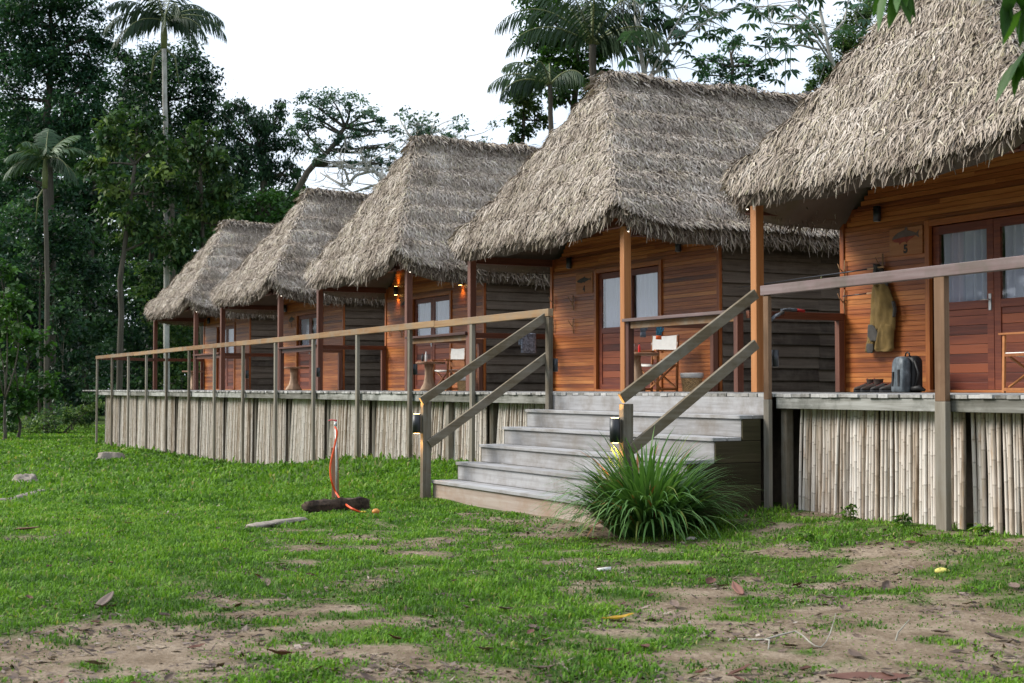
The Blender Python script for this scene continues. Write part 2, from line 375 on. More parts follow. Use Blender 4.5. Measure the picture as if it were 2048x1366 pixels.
M['dead'] = leafmat('dead_leaf', [(0, (.04, .028, .023)), (.4, (.12, .085, .068)), (.8, (.26, .20, .17)), (1, (.40, .34, .30))], .1, .7, .2)
M['deadred'] = leafmat('reddish_dead_leaf', [(0, (.06, .028, .022)), (.5, (.15, .070, .052)), (1, (.28, .155, .12))], .1, .7, .2)
M['yellowleaf'] = leafmat('yellow_leaf', [(0, (.30, .09, .02)), (.5, (.50, .36, .02)), (1, (.55, .45, .03))], .25, .5, .3)
def _ground():
    m, t, b = new_mat('patchy_lawn_soil')
    v = objvec(t, (1, 1, 1), 0)
    tc = t.nodes.new('ShaderNodeTexCoord'); v = tc.outputs['Object']
    n = noise(t, v, 3.2, 8, .68); n2 = noise(t, v, 38, 5, .7)
    f = math_(t, 'ADD', math_(t, 'MULTIPLY', n, .6), math_(t, 'MULTIPLY', n2, .45))
    soil = ramp(t, [(.3, (.070, .048, .031)), (.50, (.185, .138, .094)), (.70, (.37, .30, .225))]); t.links.new(f, soil.inputs[0])
    moss = ramp(t, [(.3, (.030, .055, .012)), (.6, (.072, .115, .024)), (.8, (.14, .16, .055))]); t.links.new(f, moss.inputs[0])
    nn = math_(t, 'ADD', attr(t, 'cover'), math_(t, 'MULTIPLY', math_(t, 'SUBTRACT', noise(t, v, 7, 6, .7), .5), 1.1))
    mr = ramp(t, [(.26, (0, 0, 0)), (.70, (1, 1, 1))]); t.links.new(nn, mr.inputs[0])
    c = mixc(t, mr.outputs[0], soil.outputs[0], moss.outputs[0])
    t.links.new(c, b.inputs['Base Color']); b.inputs['Roughness'].default_value = .95; b.inputs['Specular IOR Level'].default_value = .1
    bump(t, b, f, 1.0, .04); return m
M['ground'] = _ground()
# ------------------------------------------------------------------ ground
BARE = [(1850, 1290, 1.0, .8), (1960, 1240, .8, .6), (1420, 1250, .7, .6), (1060, 1050, 1.2, .75), (1270, 1110, 1.0, .6), (250, 1275, 1.0, .95), (430, 1260, .8, .85),
        (1130, 1290, .45, .8), (960, 1345, .5, .8), (1500, 1185, .8, .55), (1700, 1330, .7, .8), (1500, 1330, .6, .7), (1300, 1320, .5, .6),
        (880, 1110, .8, .45), (620, 1110, .9, .4), (560, 1190, .6, .4), (1640, 1120, .9, .35), (120, 1330, .8, .8), (1180, 1070, 1.0, .5), (690, 1330, .4, .6), (1980, 1080, .9, .6), (1600, 1040, 1.1, .35)]
BARE_W = [(onG(a, b), r, k) for a, b, r, k in BARE]
LUSH_W = [(onG(a, b), r, k) for a, b, r, k in [(120, 1130, 1.5, .6), (60, 1190, .9, .4), (300, 1090, 1.2, .4), (300, 1000, 3.0, .4), (500, 960, 4.0, .4), (150, 900, 8, .4), (760, 960, 2.0, .35)]]
def cover(x, y):
    x = np.asarray(x, float); y = np.asarray(y, float)
    c = 0.72 + 0.45 * (fbm(x * .9, y * .9, 21, 3) - .5) + 1.9 * (fbm(x * 3.4, y * 3.4, 27, 4) - .5) + 0.26 * sstep(11, 22, -x)
    for p, r, k in BARE_W: c = c - .42 * k * np.exp(-((x - p.x) ** 2 + (y - p.y) ** 2) / (r * r))
    for p, r, k in LUSH_W: c = c + k * np.exp(-((x - p.x) ** 2 + (y - p.y) ** 2) / (r * r))
    return np.clip(c, 0, 1)
def axis_pts(lo, hi, step, far):
    a = list(np.arange(lo, hi, step)); d = step
    while a[-1] < far: d *= 1.25; a.append(a[-1] + d)
    d = step
    while a[0] > -far: d *= 1.25; a.insert(0, a[0] - d)
    return np.array(a)
gx = axis_pts(-52, 4, .16, 1500); gy = axis_pts(-4, 11, .16, 1500)
GX, GY = np.meshgrid(gx, gy); GZ = ground_z(GX, GY)
nearm = (np.abs(GX + 15) < 45) & (np.abs(GY - 4) < 10)
GZ = GZ + np.where(nearm, 0.03 * (fbm(GX * 2.2, GY * 2.2, 5, 3) - .5), 0)
nx, ny = len(gx), len(gy); idx = np.arange(nx * ny).reshape(ny, nx)
GF = np.stack([idx[:-1, :-1], idx[:-1, 1:], idx[1:, 1:], idx[1:, :-1]], -1).reshape(-1, 4)
ground = np_mesh('ground', np.stack([GX, GY, GZ], -1).reshape(-1, 3), GF, None, M['ground'], smooth=True)
a = ground.data.attributes.new('cover', 'FLOAT', 'POINT'); a.data.foreach_set('value', cover(GX, GY).ravel().astype(np.float32))
tag(ground, kind='structure')

# ------------------------------------------------------------------ boardwalk deck with its bamboo skirt
RY = 9.0                                                     # the rail line
PX = [-(16.53 + 2.35 * i) * .9885 for i in range(14)]               # posts of the long railing
PXR = [-11.69, -9.24, -6.8, -4.4]
deck = empty('boardwalk_deck', (-25, RY, DZ), 'long raised grey plank boardwalk running in front of all the cabins', 'deck')
mb = MB(); x = -49.2
while x < -4.0:
    w = random.uniform(.13, .15)
    y0 = 8.93 + random.uniform(-.012, .012)
    mb.box(x, x + w - .008, y0, 13.0, DZ - .034 + random.uniform(-.004, .003), DZ + random.uniform(-.004, .003)); x += w
mb.build('deck_boards', M['deck'], deck, .003)
for x0, x1 in ((-46.6, -16.3), (-11.63, -4)):
    x = x0
    while x < x1 - .1:
        xe = min(x1, x + 2.35 * 1); mb = MB()
        mb.box(x + .003, xe - .003, 8.95, 9.0, DZ - .15, DZ - .037)
        mb.build('edge_beam', M['edge'], deck, .004); x = xe
mb = MB(); mb.box(-47.1, -4, 9.55, 9.6, -.6, DZ - .04); mb.build('underdeck_shade_sheet', M['void'], deck)  # dark sheet standing in for the shade under the deck

def canes(x0, x1, y, tilt, dens=.036):
    """one panel of bamboo canes side by side"""
    V = []; F = []; T = []; N = []; n = 8; x = x0
    while x < x1:
        r = random.uniform(.36, .56) * dens; tn = random.random(); tl = tilt * (1 - .8 * (x - x0) / (x1 - x0)) + random.gauss(0, .010); yy = y + random.gauss(0, .010)
        x += r; zt = DZ - .13; zb = gz(x, y) - .12
        if random.random() < .05: zt -= random.uniform(.0, .05)
        zs = []; z = zb + random.uniform(0, .2)
        zs.append((zb, 1, 0))
        while z < zt - .03:
            zs += [(z - .010, 1, 0), (z, 1.13, 1), (z + .010, 1.0, 0)]; z += random.uniform(.17, .30)
        zs.append((zt, 1, 0)); bow = random.gauss(0, .008); b0 = len(V)
        for z, k, nd in zs:
            q = (z - zb) / (zt - zb); cx = x + tl * (z - zt) + bow * math.sin(q * 3.14); rr = r * k * (1.08 - .16 * q)
            for i in range(n):
                a = 2 * math.pi * i / n
                V.append((cx + math.cos(a) * rr, yy + math.sin(a) * rr, z)); T.append(tn); N.append(nd)
        for j in range(len(zs) - 1):
            for i in range(n): F.append((b0 + j * n + i, b0 + j * n + (i + 1) % n, b0 + (j + 1) * n + (i + 1) % n, b0 + (j + 1) * n + i))
        x += r + (random.uniform(0, .004) if random.random() > .06 else random.uniform(.01, .03))
    o = np_mesh('bamboo_panel', V, F, T, M['bamboo'], deck, smooth=True)
    a = o.data.attributes.new('node', 'FLOAT', 'POINT'); a.data.foreach_set('value', np.array(N, np.float32))
for i in range(1, 14):
    canes(PX[i] + random.uniform(.36, .46), PX[i - 1] - .04, 9.13, random.uniform(.09, .16))
canes(PXR[0] + .27, PXR[1] + .02, 9.13, .035); canes(PXR[1] + .10, PXR[2] - .05, 9.13, -.02); canes(PXR[2] + .17, PXR[3] - .05, 9.13, 0)
for xp in PX:
    mb = MB(); mb.box(xp + .07, xp + .19, 9.14, 9.24, gz(xp, 9.2) - .1, DZ - .16); mb.build('support_post', M['post_grey'], deck, .004)
mb = MB(); mb.box(PX[2] + 1.1, PX[2] + 1.22, 9.02, 9.11, gz(PX[2] + 1.1, 9.1) - .1, DZ - .16); mb.build('support_post', M['post_grey'], deck, .004)
mb = MB(); mb.box(-11.625, -11.54, 9.01, 9.10, gz(-11.6, 9.1) - .1, DZ - .155); mb.build('support_post', M['post_grey'], deck, .004)

# ------------------------------------------------------------------ the two boardwalk railings
RT = DZ + 1.09
rail_l = empty('boardwalk_railing', (-30, RY, DZ), 'long timber railing with many thin posts along the bamboo skirted boardwalk', 'railing', 'railings along the boardwalk edge')
for i, xp in enumerate(PX):
    mb = MB(); w = .075 if i else .085
    dx = random.uniform(-.012, .012); zb = gz(xp, 8.9) - .15; top = RT - .10 - .002
    vs0 = (xp, 8.895, zb); vs1 = (xp + dx, 8.895, top)
    mb.beam(vs0, vs1, w * 1.15, w * .75, up=(0, 1, 0)); mb.build('railing_post', M['post_grey'], rail_l, .005)
joints = [-16.28, -19.95, -25.2, -30.7, -35.5, -41, -46.62]
for a, b in zip(joints[:-1], joints[1:]):
    mb = MB(); za, zb = RT + random.uniform(-.006, .006), RT + random.uniform(-.006, .006)
    mb.beam((b + .004, 8.895, zb - .05), (a - .004, 8.895, za - .05), .075, .10, tint=.8 if a == -16.28 else random.uniform(.2, .8))
    mb.build('handrail', M['rail_tan'], rail_l, .006)
mb = MB(); mb.beam((-46.58, 8.96, RT - .06), (-48.85, 11.24, RT - .06), .06, .10); mb.build('end_rail', M['dark_rail'], rail_l, .005)
rail_r = empty('boardwalk_railing', (-8, RY, DZ), 'short pinkish weathered railing in front of the cabin with the backpack', 'railing', 'railings along the boardwalk edge')
RTR = DZ + 1.135
for i, xp in enumerate(PXR):
    wp, wy = (.085, .022) if i == 0 else (.125, .03)
    mb = MB(); mb.box(xp - wp / 2, xp + wp / 2, 8.895 - wy, 8.895 + wy, DZ - .06, RTR - .102 - (0 if i else .035), .45); up_ = mb.build('railing_post', M['post_brown'], rail_r, .006)
    mb = MB(); mb.box(xp - wp / 2 - .002, xp + wp / 2 + .002, 8.893 - wy, 8.897 + wy, gz(xp, 8.9) - .15, DZ - .06, .75); mb.build('post_foot', M['post_grey'], rail_r, .006)
mb = MB(); mb.beam((-11.76, 8.895, RTR - .085), (-3.9, 8.895, RTR - .03), .075, .10, tint=.5); mb.build('handrail', M['rail_pink'], rail_r, .006)

# ------------------------------------------------------------------ stairs
SX0, SX1 = -16.47, -11.76
st = empty('plank_stairs', (-14.1, 8.1, gz(-14, 7.2)), 'broad grey plank stairs climbing from the lawn to the boardwalk', 'stairs')
ry = [8.93, 8.62, 8.29, 7.96, 7.63, 7.29]; rz = [DZ - .22 * i for i in range(6)]
for i in range(6):
    top = rz[i] - .036; bot = rz[i + 1] if i < 5 else gz(-14, 7.2) - .35
    y = ry[i]
    mb = MB(); mb.box(SX0 + .04, SX1 - .012, y, y + .03, bot, top - .001, .45 + random.uniform(-.2, .2))
    mb.build('stair_riser', M['riser_low'] if i == 5 else M['grey_x'], st, .003)
    if i:
        nb = 2; y0 = y - .028; y1 = ry[i - 1] - .002; wd = (y1 - y0) / nb
        mb = MB()
        for k in range(nb): mb.box(SX0 + .02 + random.uniform(0, .02), SX1 + .004, y0 + k * wd, y0 + (k + 1) * wd - .007, top, rz[i] + random.uniform(-.002, .004), .5 + random.uniform(-.25, .25))
        mb.build('stair_tread', M['grey_x'], st, .004)
for xs, sg in ((SX1, 1), (SX0 + .03, -1)):
    for i in range(1, 6):
        zt = rz[i] - .038; zb = (rz[i + 1] - .034 if i < 5 else gz(xs, 7.6) - .3)
        mb = MB(); mb.box(xs - .011, xs + .016, ry[i] + .002, 8.845, zb, zt - .002, random.uniform(.25, .7)); mb.build('side_board', M['stair_side'], st, .003)

def stair_rail(x, yb, ztop, zupper0, zupper1, zlow0, zlow1, label, w=.115):
    r = empty('stair_railing', (x, yb, gz(x, yb)), label, 'railing', 'stair railings')
    mb = MB(); mb.beam((x - .02, yb, gz(x, yb) - .2), (x, yb, ztop), .09, w, up=(0, 1, 0), tint=.35); mb.build('newel_post', M['post_grey'], r, .007)
    ov = .045 + .027
    mb = MB(); mb.beam((x + ov - .02, yb - .09, zupper1), (x + ov - .02, 8.93, zupper0), .05, .105, tint=.4); mb.build('handrail', M['rail_grey'], r, .005)
    mb = MB(); mb.beam((x + ov - .02, yb + .02, zlow1), (x + ov - .02, 8.93, zlow0), .05, .105, tint=.5); mb.build('lower_rail', M['rail_grey'], r, .005)
    return r
stair_rail(-16.46, 7.2, EYE - .17, EYE + .97, EYE - .16, EYE + .44, EYE - .70, 'greyed stair railing at the tap side, two sloping rails and a newel post')
stair_rail(-11.98, 7.39, EYE - .15, EYE + .98, EYE - .10, EYE + .46, EYE - .60, 'greyed stair railing rising behind the lemongrass clump')

# ------------------------------------------------------------------ lamps
def lamp_light(parent, loc, up, e, spot=R(100)):
    d = bpy.data.lights.new('warm_beam', 'SPOT'); d.energy = e; d.color = (1, .50, .13); d.spot_size = spot; d.spot_blend = .9; d.shadow_soft_size = .02
    o = bpy.data.objects.new('warm_beam', d); COL.objects.link(o); o.parent = parent; o.location = loc
    o.rotation_euler = (math.pi, 0, 0) if up else (0, 0, 0)
def cyl_lamp(name, p, label, lit, group, h=.20, r=.047, e=2.2):
    l = empty(name, p, label, 'lamp', group)
    mb = MB(); mb.lathe((0, 0, 0), [(r, -h / 2), (r, h / 2)], 20, .5); mb.build('lamp_body', M['black'], l, local=True)
    for s in (-1, 1):
        mb = MB(); z = s * h / 2
        mb.lathe((0, 0, z), [(r * .72, 0), (r * .72, .004 * s)] if s > 0 else [(r * .72, -.004), (r * .72, 0)], 16, .5)
        mb.build('lamp_lens', M['lampglow'] if lit else M['lens_off'], l, local=True)
        if lit: lamp_light(l, (0, 0, z + .012 * s), s > 0, e)
    return l
GL = 'cylinder lamps on the stair newel posts'
cyl_lamp('post_lamp', (-16.47, 7.2 - .125, EYE - .44), 'lit black cylinder lamp on the newel post by the orange hose', True, GL, .24, .052, 7.0)
cyl_lamp('post_lamp', (-11.99, 7.39 - .125, EYE - .41), 'lit black cylinder lamp on the newel post behind the lemongrass', True, GL, .24, .052, 7.0)
for xp, lab, lit in ((PX[0], 'small black lamp on the railing post at the stair top beside cabin 4', False), (PXR[0], 'small black lamp on the stair top post below the drying gloves', False),
                (PX[2], 'small black lamp on the railing post in front of the lit cabin', False), (PX[4], 'small black lamp on the railing post before the second cabin from the forest', False),
                (PX[6], 'small black lamp on the railing post before the first cabin from the forest', False)):
    l = empty('railing_lamp', (xp + .01, 8.895 + .09, DZ + .36), lab, 'lamp', 'small black lamps on the railing posts')
    mb = MB(); mb.lathe((0, 0, 0), [(.036, -.085), (.036, .085)], 16, .5); mb.build('lamp_body', M['black'], l, local=True)
    mb = MB(); mb.lathe((0, 0, -.085), [(.026, -.003), (.026, 0)], 12, .5); mb.build('lamp_lens', M['lens_off'], l, local=True)

# ------------------------------------------------------------------ thatched roofs
YF, YB, Y0R, Y1R, HR = 10.97, 19.6, 12.65, 18.1, 4.05
def roof_fn(hw, Y0R=Y0R):
    k1 = (HR + .02 - 1.18) / hw; k2 = (HR - 1.18) / (Y0R - YF)
    def h(x, y):
        a = HR - k1 * np.abs(x); b = HR + .10 - k2 * np.maximum(Y0R - y, -5); c = HR + .10 - k2 * np.maximum(y - Y1R, -5)
        def smin(p, q, k): t = np.clip(.5 + .5 * (q - p) / k, 0, 1); return q * (1 - t) + p * t - k * t * (1 - t)
        z = smin(smin(a, b, .10), smin(a * 0 + 9, c, .1), .35)
        dc = np.hypot(hw - np.abs(x), np.minimum(y - YF, YB - y))
        # courses: the leaves lie in rows down the slope
        e = .022 * np.sin((HR - z) * 2 * np.pi / .42 + 2.2 * fbm(x * .8 + 40, y * .8, 31, 2))
        return z + .16 * np.exp(-dc ** 2 / .5) + .10 * (fbm(x * 1.3 + 50, y * 1.3, 33, 3) - .5) + e
    return h
EZ = 1.42                                                    # the roof's local zero above the deck
def make_roof(hw, seed, nb, nfr, Y0R=Y0R):
    g = np.random.default_rng(seed); h = roof_fn(hw, Y0R)
    rc = .55
    def clampc(x, y):
        cx = np.sign(x) * (hw - rc); cy = np.where(y < (YF + YB) / 2, YF + rc, YB - rc)
        out = (np.abs(x) > hw - rc) & ((y < YF + rc) | (y > YB - rc))
        d = np.hypot(x - cx, y - cy); s = np.where(out & (d > rc), rc / np.maximum(d, 1e-6), 1)
        return np.where(out, cx + (x - cx) * s, x), np.where(out, cy + (y - cy) * s, y)
    V = []; F = []; T = []
    nu, nv = 60, 80
    U, W = np.meshgrid(np.linspace(-hw, hw, nu), np.linspace(YF, YB, nv)); X, Y = clampc(U, W)
    top = np.stack([X, Y, h(X, Y) - .05], -1).reshape(-1, 3); bot = np.stack([X * .985, 15.3 + (Y - 15.3) * .99, h(X, Y) - .34], -1).reshape(-1, 3)
    ix = np.arange(nu * nv).reshape(nv, nu)
    q = np.stack([ix[:-1, :-1], ix[:-1, 1:], ix[1:, 1:], ix[1:, :-1]], -1).reshape(-1, 4)
    rim = np.concatenate([ix[0, :], ix[1:, -1], ix[-1, -2::-1], ix[-2:0:-1, 0]]); r2 = np.roll(rim, -1); n0 = nu * nv
    V += [top, bot]; F += [q, q[:, ::-1] + n0, np.stack([rim, rim + n0, r2 + n0, r2], -1)]; T += [np.full(n0, .12), np.full(n0, .10)]
    def leaves(P, tv, L, wd, lift, tint, roll):
        n = len(P); nz = np.cross(tv, np.array([0, 0, 1.0])); side = nz / np.maximum(np.linalg.norm(nz, axis=1, keepdims=True), 1e-6)
        nor = np.cross(side, tv)
        yaw = g.normal(0, .40, (n, 1)); t2 = tv * np.cos(yaw) + side * np.sin(yaw); s2 = side * np.cos(yaw) - tv * np.sin(yaw)
        w2 = s2 * np.cos(roll)[:, None] + nor * np.sin(roll)[:, None]
        dn = np.array([0, 0, -1.0])
        L = L[:, None]; wd = wd[:, None]; lift = lift[:, None]
        a = P; b = P + t2 * L * .5 + nor * lift; c = P + t2 * L + nor * lift * 1.1 + dn * L * .10 + w2 * g.normal(0, .035, (n, 1))
        return np.stack([a - w2 * wd * .35, a + w2 * wd * .35, b + w2 * wd * .5, b - w2 * wd * .5, c + w2 * wd * .16, c - w2 * wd * .16], 1).reshape(-1, 3), np.repeat(tint, 6)
    def put(v, t):
        b0 = sum(len(k) for k in V); n = len(v) // 6; b = b0 + np.arange(n)[:, None] * 6
        V.append(v); T.append(t); F.append(np.concatenate([b + np.array([[0, 1, 2, 3]]), b + np.array([[3, 2, 4, 5]])]))
    x = g.uniform(-hw, hw, nb * 3); y = g.uniform(YF, YB, nb * 3); x, y = clampc(x, y); e = .02
    hx = (h(x + e, y) - h(x - e, y)) / (2 * e); hy = (h(x, y + e) - h(x, y - e)) / (2 * e); sl = np.sqrt(1 + hx ** 2 + hy ** 2)
    vis = np.where(y > Y1R, .4, 1.0)
    keep = g.random(nb * 3) < np.minimum(sl / 2.2, 1) * vis; x, y, hx, hy = (q[keep][:nb] for q in (x, y, hx, hy))
    n = len(x); z = h(x, y); gr = np.hypot(hx, hy)
    tv = np.stack([-hx, -hy, -gr ** 2], -1); tv /= np.maximum(np.linalg.norm(tv, axis=1, keepdims=True), 1e-6)
    clump = fbm(x * 2.4 + 30, y * 2.4, seed, 3) * .5 + fbm((x + 9) * 9, y * 9, seed + 5, 2) * .35
    course = .5 + .5 * np.sin((HR - z) * 2 * np.pi / .42 + 1.0)
    tint = np.clip(clump + g.normal(0, .13, n) + .04 + .14 * course, 0, 1)
    lift = np.abs(g.normal(.015, .017, n)) + .012 * course
    v, t = leaves(np.stack([x, y, z - .02], -1), tv, g.uniform(.10, .25, n), g.uniform(.012, .028, n), lift, tint, g.normal(0, .28, n)); put(v, t)
    # ridge: leaves folded over, and bristling
    m = 4500; xr = g.normal(0, .10, m); yr = g.uniform(Y0R - .25, Y1R + .2, m); sgn = np.sign(g.random(m) - .5)
    tv = np.stack([sgn * .75, g.normal(-.15, .35, m), np.full(m, -.45)], -1); tv /= np.linalg.norm(tv, axis=1, keepdims=True)
    v, t = leaves(np.stack([xr * .5, yr, h(xr, yr) + .02], -1), tv, g.uniform(.16, .38, m), g.uniform(.014, .034, m), g.uniform(.01, .10, m), np.clip(g.normal(.45, .22, m), 0, 1), g.normal(0, .6, m)); put(v, t)
    # eave fringe: leaves hanging off the edge in layers
    s = g.random(nfr); per = 2 * (2 * hw + YB - YF); d = s * per; xs = np.zeros(nfr); ys = np.zeros(nfr)
    b1 = 2 * hw; b2 = b1 + YB - YF; b3 = b2 + 2 * hw
    xs = np.where(d < b1, -hw + d, np.where(d < b2, hw, np.where(d < b3, hw - (d - b2), -hw))); ys = np.where(d < b1, YF, np.where(d < b2, YF + d - b1, np.where(d < b3, YB, YB - (d - b3))))
    xs, ys = clampc(xs, ys); cx = 0 * xs; inn = g.uniform(0, .22, nfr)
    ox = np.where(np.abs(xs) > hw - .3, np.sign(xs), 0.0); oy = np.where(ys < YF + .3, -1.0, np.where(ys > YB - .3, 1.0, 0.0)); nn = np.maximum(np.hypot(ox, oy), 1); ox /= nn; oy /= nn
    px = xs - ox * inn; py = ys - oy * inn; lay = g.random(nfr)
    pz = h(px, py) - .03 - lay * .20
    out = g.uniform(.2, .8, nfr) * (1 - .5 * lay); tv = np.stack([ox * out + g.normal(0, .12, nfr), oy * out + g.normal(0, .12, nfr), -np.ones(nfr)], -1); tv /= np.linalg.norm(tv, axis=1, keepdims=True)
    ff = fbm(d * 1.1, d * 0 + 3, seed + 2, 2)
    v, t = leaves(np.stack([px, py, pz], -1), tv, g.uniform(.11, .22, nfr) * (.75 + .6 * ff), g.uniform(.012, .030, nfr), g.normal(.01, .02, nfr), np.clip(g.normal(.45, .24, nfr) - .2 * lay, 0, 1), g.normal(0, .5, nfr)); put(v, t)
    return np.concatenate(V), np.concatenate(F), np.concatenate(T)

# ------------------------------------------------------------------ one cabin with its parts, built where cabin four stands
PYP, FY, HW, PW = 11.3, 13.0, 2.756, 2.70
CX = {1: -46.26, 2: -37.84, 3: -29.43, 4: -21.03, 5: -12.66}
def build_cabin(c):
    root = empty('thatched_cabin', (c, FY, DZ))
    z0 = DZ + .004; H = 3.05; HS = 2.5; dw = 1.03; dh = 2.12
    bx = lambda name, m, *a, bev=.004, par=root, tint=None: (lambda q: (q.box(*a, tint), q.build(name, m, par, bev))[1])(MB())
    # front wall: narrow horizontal boards over a backing
    mb = MB()
    mb.box(c - HW, c - dw, FY + .026, FY + .10, z0, z0 + HS, .2); mb.box(c + dw, c + HW, FY + .026, FY + .10, z0, z0 + HS, .2); mb.box(c - dw, c + dw, FY + .026, FY + .10, z0 + dh, z0 + H, .2)
    bh = .0665; z = z0
    while z < z0 + H - .01:
        spans = [(c - HW + .07, c - dw - .085), (c + dw + .085, c + HW - .07)] if z < z0 + dh + .05 else [(max(c - HW + .07, c - (4.75 - (z - z0)) / .95), min(c + HW - .07, c + (4.75 - (z - z0)) / .95))]
        for a, b in spans:
            xx = a
            while xx < b - .01:
                xe = min(b, xx + random.uniform(1.2, 4.5)); xe = b if b - xe < .4 else xe
                mb.box(xx, xe - .0015, FY, FY + .024, z, z + bh - .0045 - random.random() * .0015, min(1, max(0, random.gauss(.5, .2)))); xx = xe
        z += bh
    front = mb.build('front_wall', M['siding'], root)
    for s in (-1, 1):
        bx('corner_trim', M['trim_v'], c + s * (HW - .035) - .04, c + s * (HW - .035) + .04, FY - .022, FY + .03, z0, z0 + HS)
    for s in (-1, 1):   # lapped rough boards on the flanks
        mb = MB(); z = z0 - .02
        mb.box(*sorted((c + s * (HW - .10), c + s * (HW - .03))), FY + .105, 19.0, z0, z0 + HS, .2)
        while z < z0 + HS - .1:
            y = FY + .032; hh = .205
            for ye in (FY + 1.95 + random.uniform(-.03, .03), FY + 4.2, 19.0):
                xo = c + s * (HW + .03 + random.uniform(-.006, .006)); xi = c + s * (HW - .012); t = random.uniform(.2, .8); dz = random.uniform(-.012, .012)
                vs = [(xo - s * .024, y, z + dz), (xo, y, z + dz), (xi + s * .012, y, z + hh + dz), (xi - s * .012, y, z + hh + dz), (xo - s * .024, ye - .004, z + dz), (xo, ye - .004, z + dz), (xi + s * .012, ye - .004, z + hh + dz), (xi - s * .012, ye - .004, z + hh + dz)]
                mb.add(vs, [(0, 1, 2, 3), (7, 6, 5, 4), (0, 4, 5, 1), (1, 5, 6, 2), (2, 6, 7, 3), (3, 7, 4, 0)], t); y = ye
            z += hh - .014
        mb.build('side_wall', M['dark_side'], root)
    bx('back_wall', M['dark_side'], c - HW + .12, c + HW - .12, 18.9, 18.98, z0, z0 + 2.3)
    # porch
    for s in (-1, 1):
        bx('porch_post', M['post_v'], c + s * PW - .062, c + s * PW + .062, PYP - .062, PYP + .062, z0, z0 + 2.50, bev=.006)
        bx('side_rail', M['dark_rail_y'], c + s * PW - .035, c + s * PW + .035, PYP + .064, FY - .024, DZ + .985, DZ + 1.085)
        bx('side_rail_post', M['dark_rail_v'], c + s * PW - .045, c + s * PW + .045, FY - .13, FY - .04, z0, DZ + .983)
        bx('porch_beam', M['dark_rail_y'], c + s * PW - .05, c + s * PW + .05, PYP + .07, FY - .03, z0 + 2.36, z0 + 2.49)
    bx('porch_beam', M['dark_rail'], c - PW - .05, c + PW + .05, PYP - .05, PYP + .05, z0 + 2.503, z0 + 2.60)
    mb = MB()
    for k in np.linspace(-2.2, 2.2, 7): mb.beam((c + k, 11.2, z0 + 2.50), (c + k * .08, 12.75, z0 + 4.72), .06, .08)
    for s in (-1, 1):
        for y in np.arange(13.4, 18.0, .8): mb.beam((c + s * 2.72, y, z0 + 2.40), (c + s * .2, y, z0 + 4.66), .06, .08)
    mb.build('rafter_frame', M['dark_rail'], root)
    # double door
    dr = empty('double_door', (0, 0, 0)); dr.parent = root; dr.location = (0, 0, 0)
    bx('door_jamb', M['trim_v'], c - dw - .08, c - dw, FY - .028, FY + .10, z0, z0 + dh + .08, par=dr, tint=.6); bx('door_jamb', M['trim_v'], c + dw, c + dw + .08, FY - .028, FY + .10, z0, z0 + dh + .08, par=dr, tint=.6)
    mb = MB(); mb.box(c - dw + .001, c + dw - .001, FY - .026, FY + .098, z0 + dh, z0 + dh + .078, .6); mb.build('door_head', M['trim_h'], dr, .004)
    mb = MB(); mb.box(c - dw + .001, c + dw - .001, FY - .06, FY + .09, z0 - .002, z0 + .03, .8); mb.build('door_sill', M['trim_h'], dr, .004)
    for s in (-1, 1):
        a, b = (c - dw + .012, c - .004) if s < 0 else (c + .004, c + dw - .012); sw = .105; yd0, yd1 = FY + .03, FY + .075; zt = z0 + dh - .012; zb = z0 + .034
        mb = MB()
        mb.box(a, a + sw, yd0, yd1, zb, zt, .5); mb.box(b - sw, b, yd0, yd1, zb, zt, .5)
        mb.box(a + sw, b - sw, yd0, yd1, zt - .105, zt, .45); mb.box(a + sw, b - sw, yd0, yd1, z0 + 1.03, z0 + 1.13, .45); mb.box(a + sw, b - sw, yd0, yd1, zb, zb + .09, .45)
        zz = zb + .09
        while zz < z0 + 1.02:
            ze = min(z0 + 1.03, zz + .118); mb.box(a + sw, b - sw, yd0 + .014, yd1 - .006, zz, ze - .004, random.uniform(.1, 1)); zz = ze
        mb.build('door_leaf', M['red_door'] if 'red_door' in M else M['red_v'], dr, .003)
        gz0, gz1 = z0 + 1.13, zt - .105
        mb = MB(); mb.box(a + sw, b - sw, yd0 + .014, yd0 + .019, gz0, gz1, .5); mb.build('window_pane', M['glass'], dr)
        V = []; F = []; n = 90; xs = np.linspace(a + sw - .05, b - sw + .05, n); g = np.random.default_rng(int(a * 100) % 997 + 3)
        ph = np.cumsum(g.uniform(.25, .75, n)); amp = .030 + .02 * fbm(xs * 7, xs * 0, 4, 2)
        for k, zc in enumerate((gz0 - .04, (gz0 + gz1) / 2, gz1 + .04)):
            for i in range(n): V.append((xs[i] + .01 * math.sin(k * 2 + i * .2), FY + .135 + amp[i] * math.sin(ph[i] + .25 * k), zc))
        for k in range(2):
            for i in range(n - 1): F.append((k * n + i, k * n + i + 1, (k + 1) * n + i + 1, (k + 1) * n + i))
        np_mesh('curtain', V, F, None, M['curtain'], dr, smooth=True)
    mb = MB(); hx = c - .055; mb.box(hx - .02, hx + .02, FY + .018, FY + .03, z0 + 1.0, z0 + 1.2, .5)
    mb.tube([(hx, FY + .02, z0 + 1.13), (hx, FY - .025, z0 + 1.13), (hx - .11, FY - .028, z0 + 1.13)], .009, 8, .5); mb.build('door_handle', M['steel'], dr)
    return root
cabins = {}
first = build_cabin(CX[4])
V, F, T = make_roof(3.10, 4, 210000, 20000)
roof4 = np_mesh('thatch_roof', V + np.array([0, 0, EZ]) + np.array([CX[4], 0, DZ]), F, T, M['thatch'], first)
ROOF = {4: roof4.data}
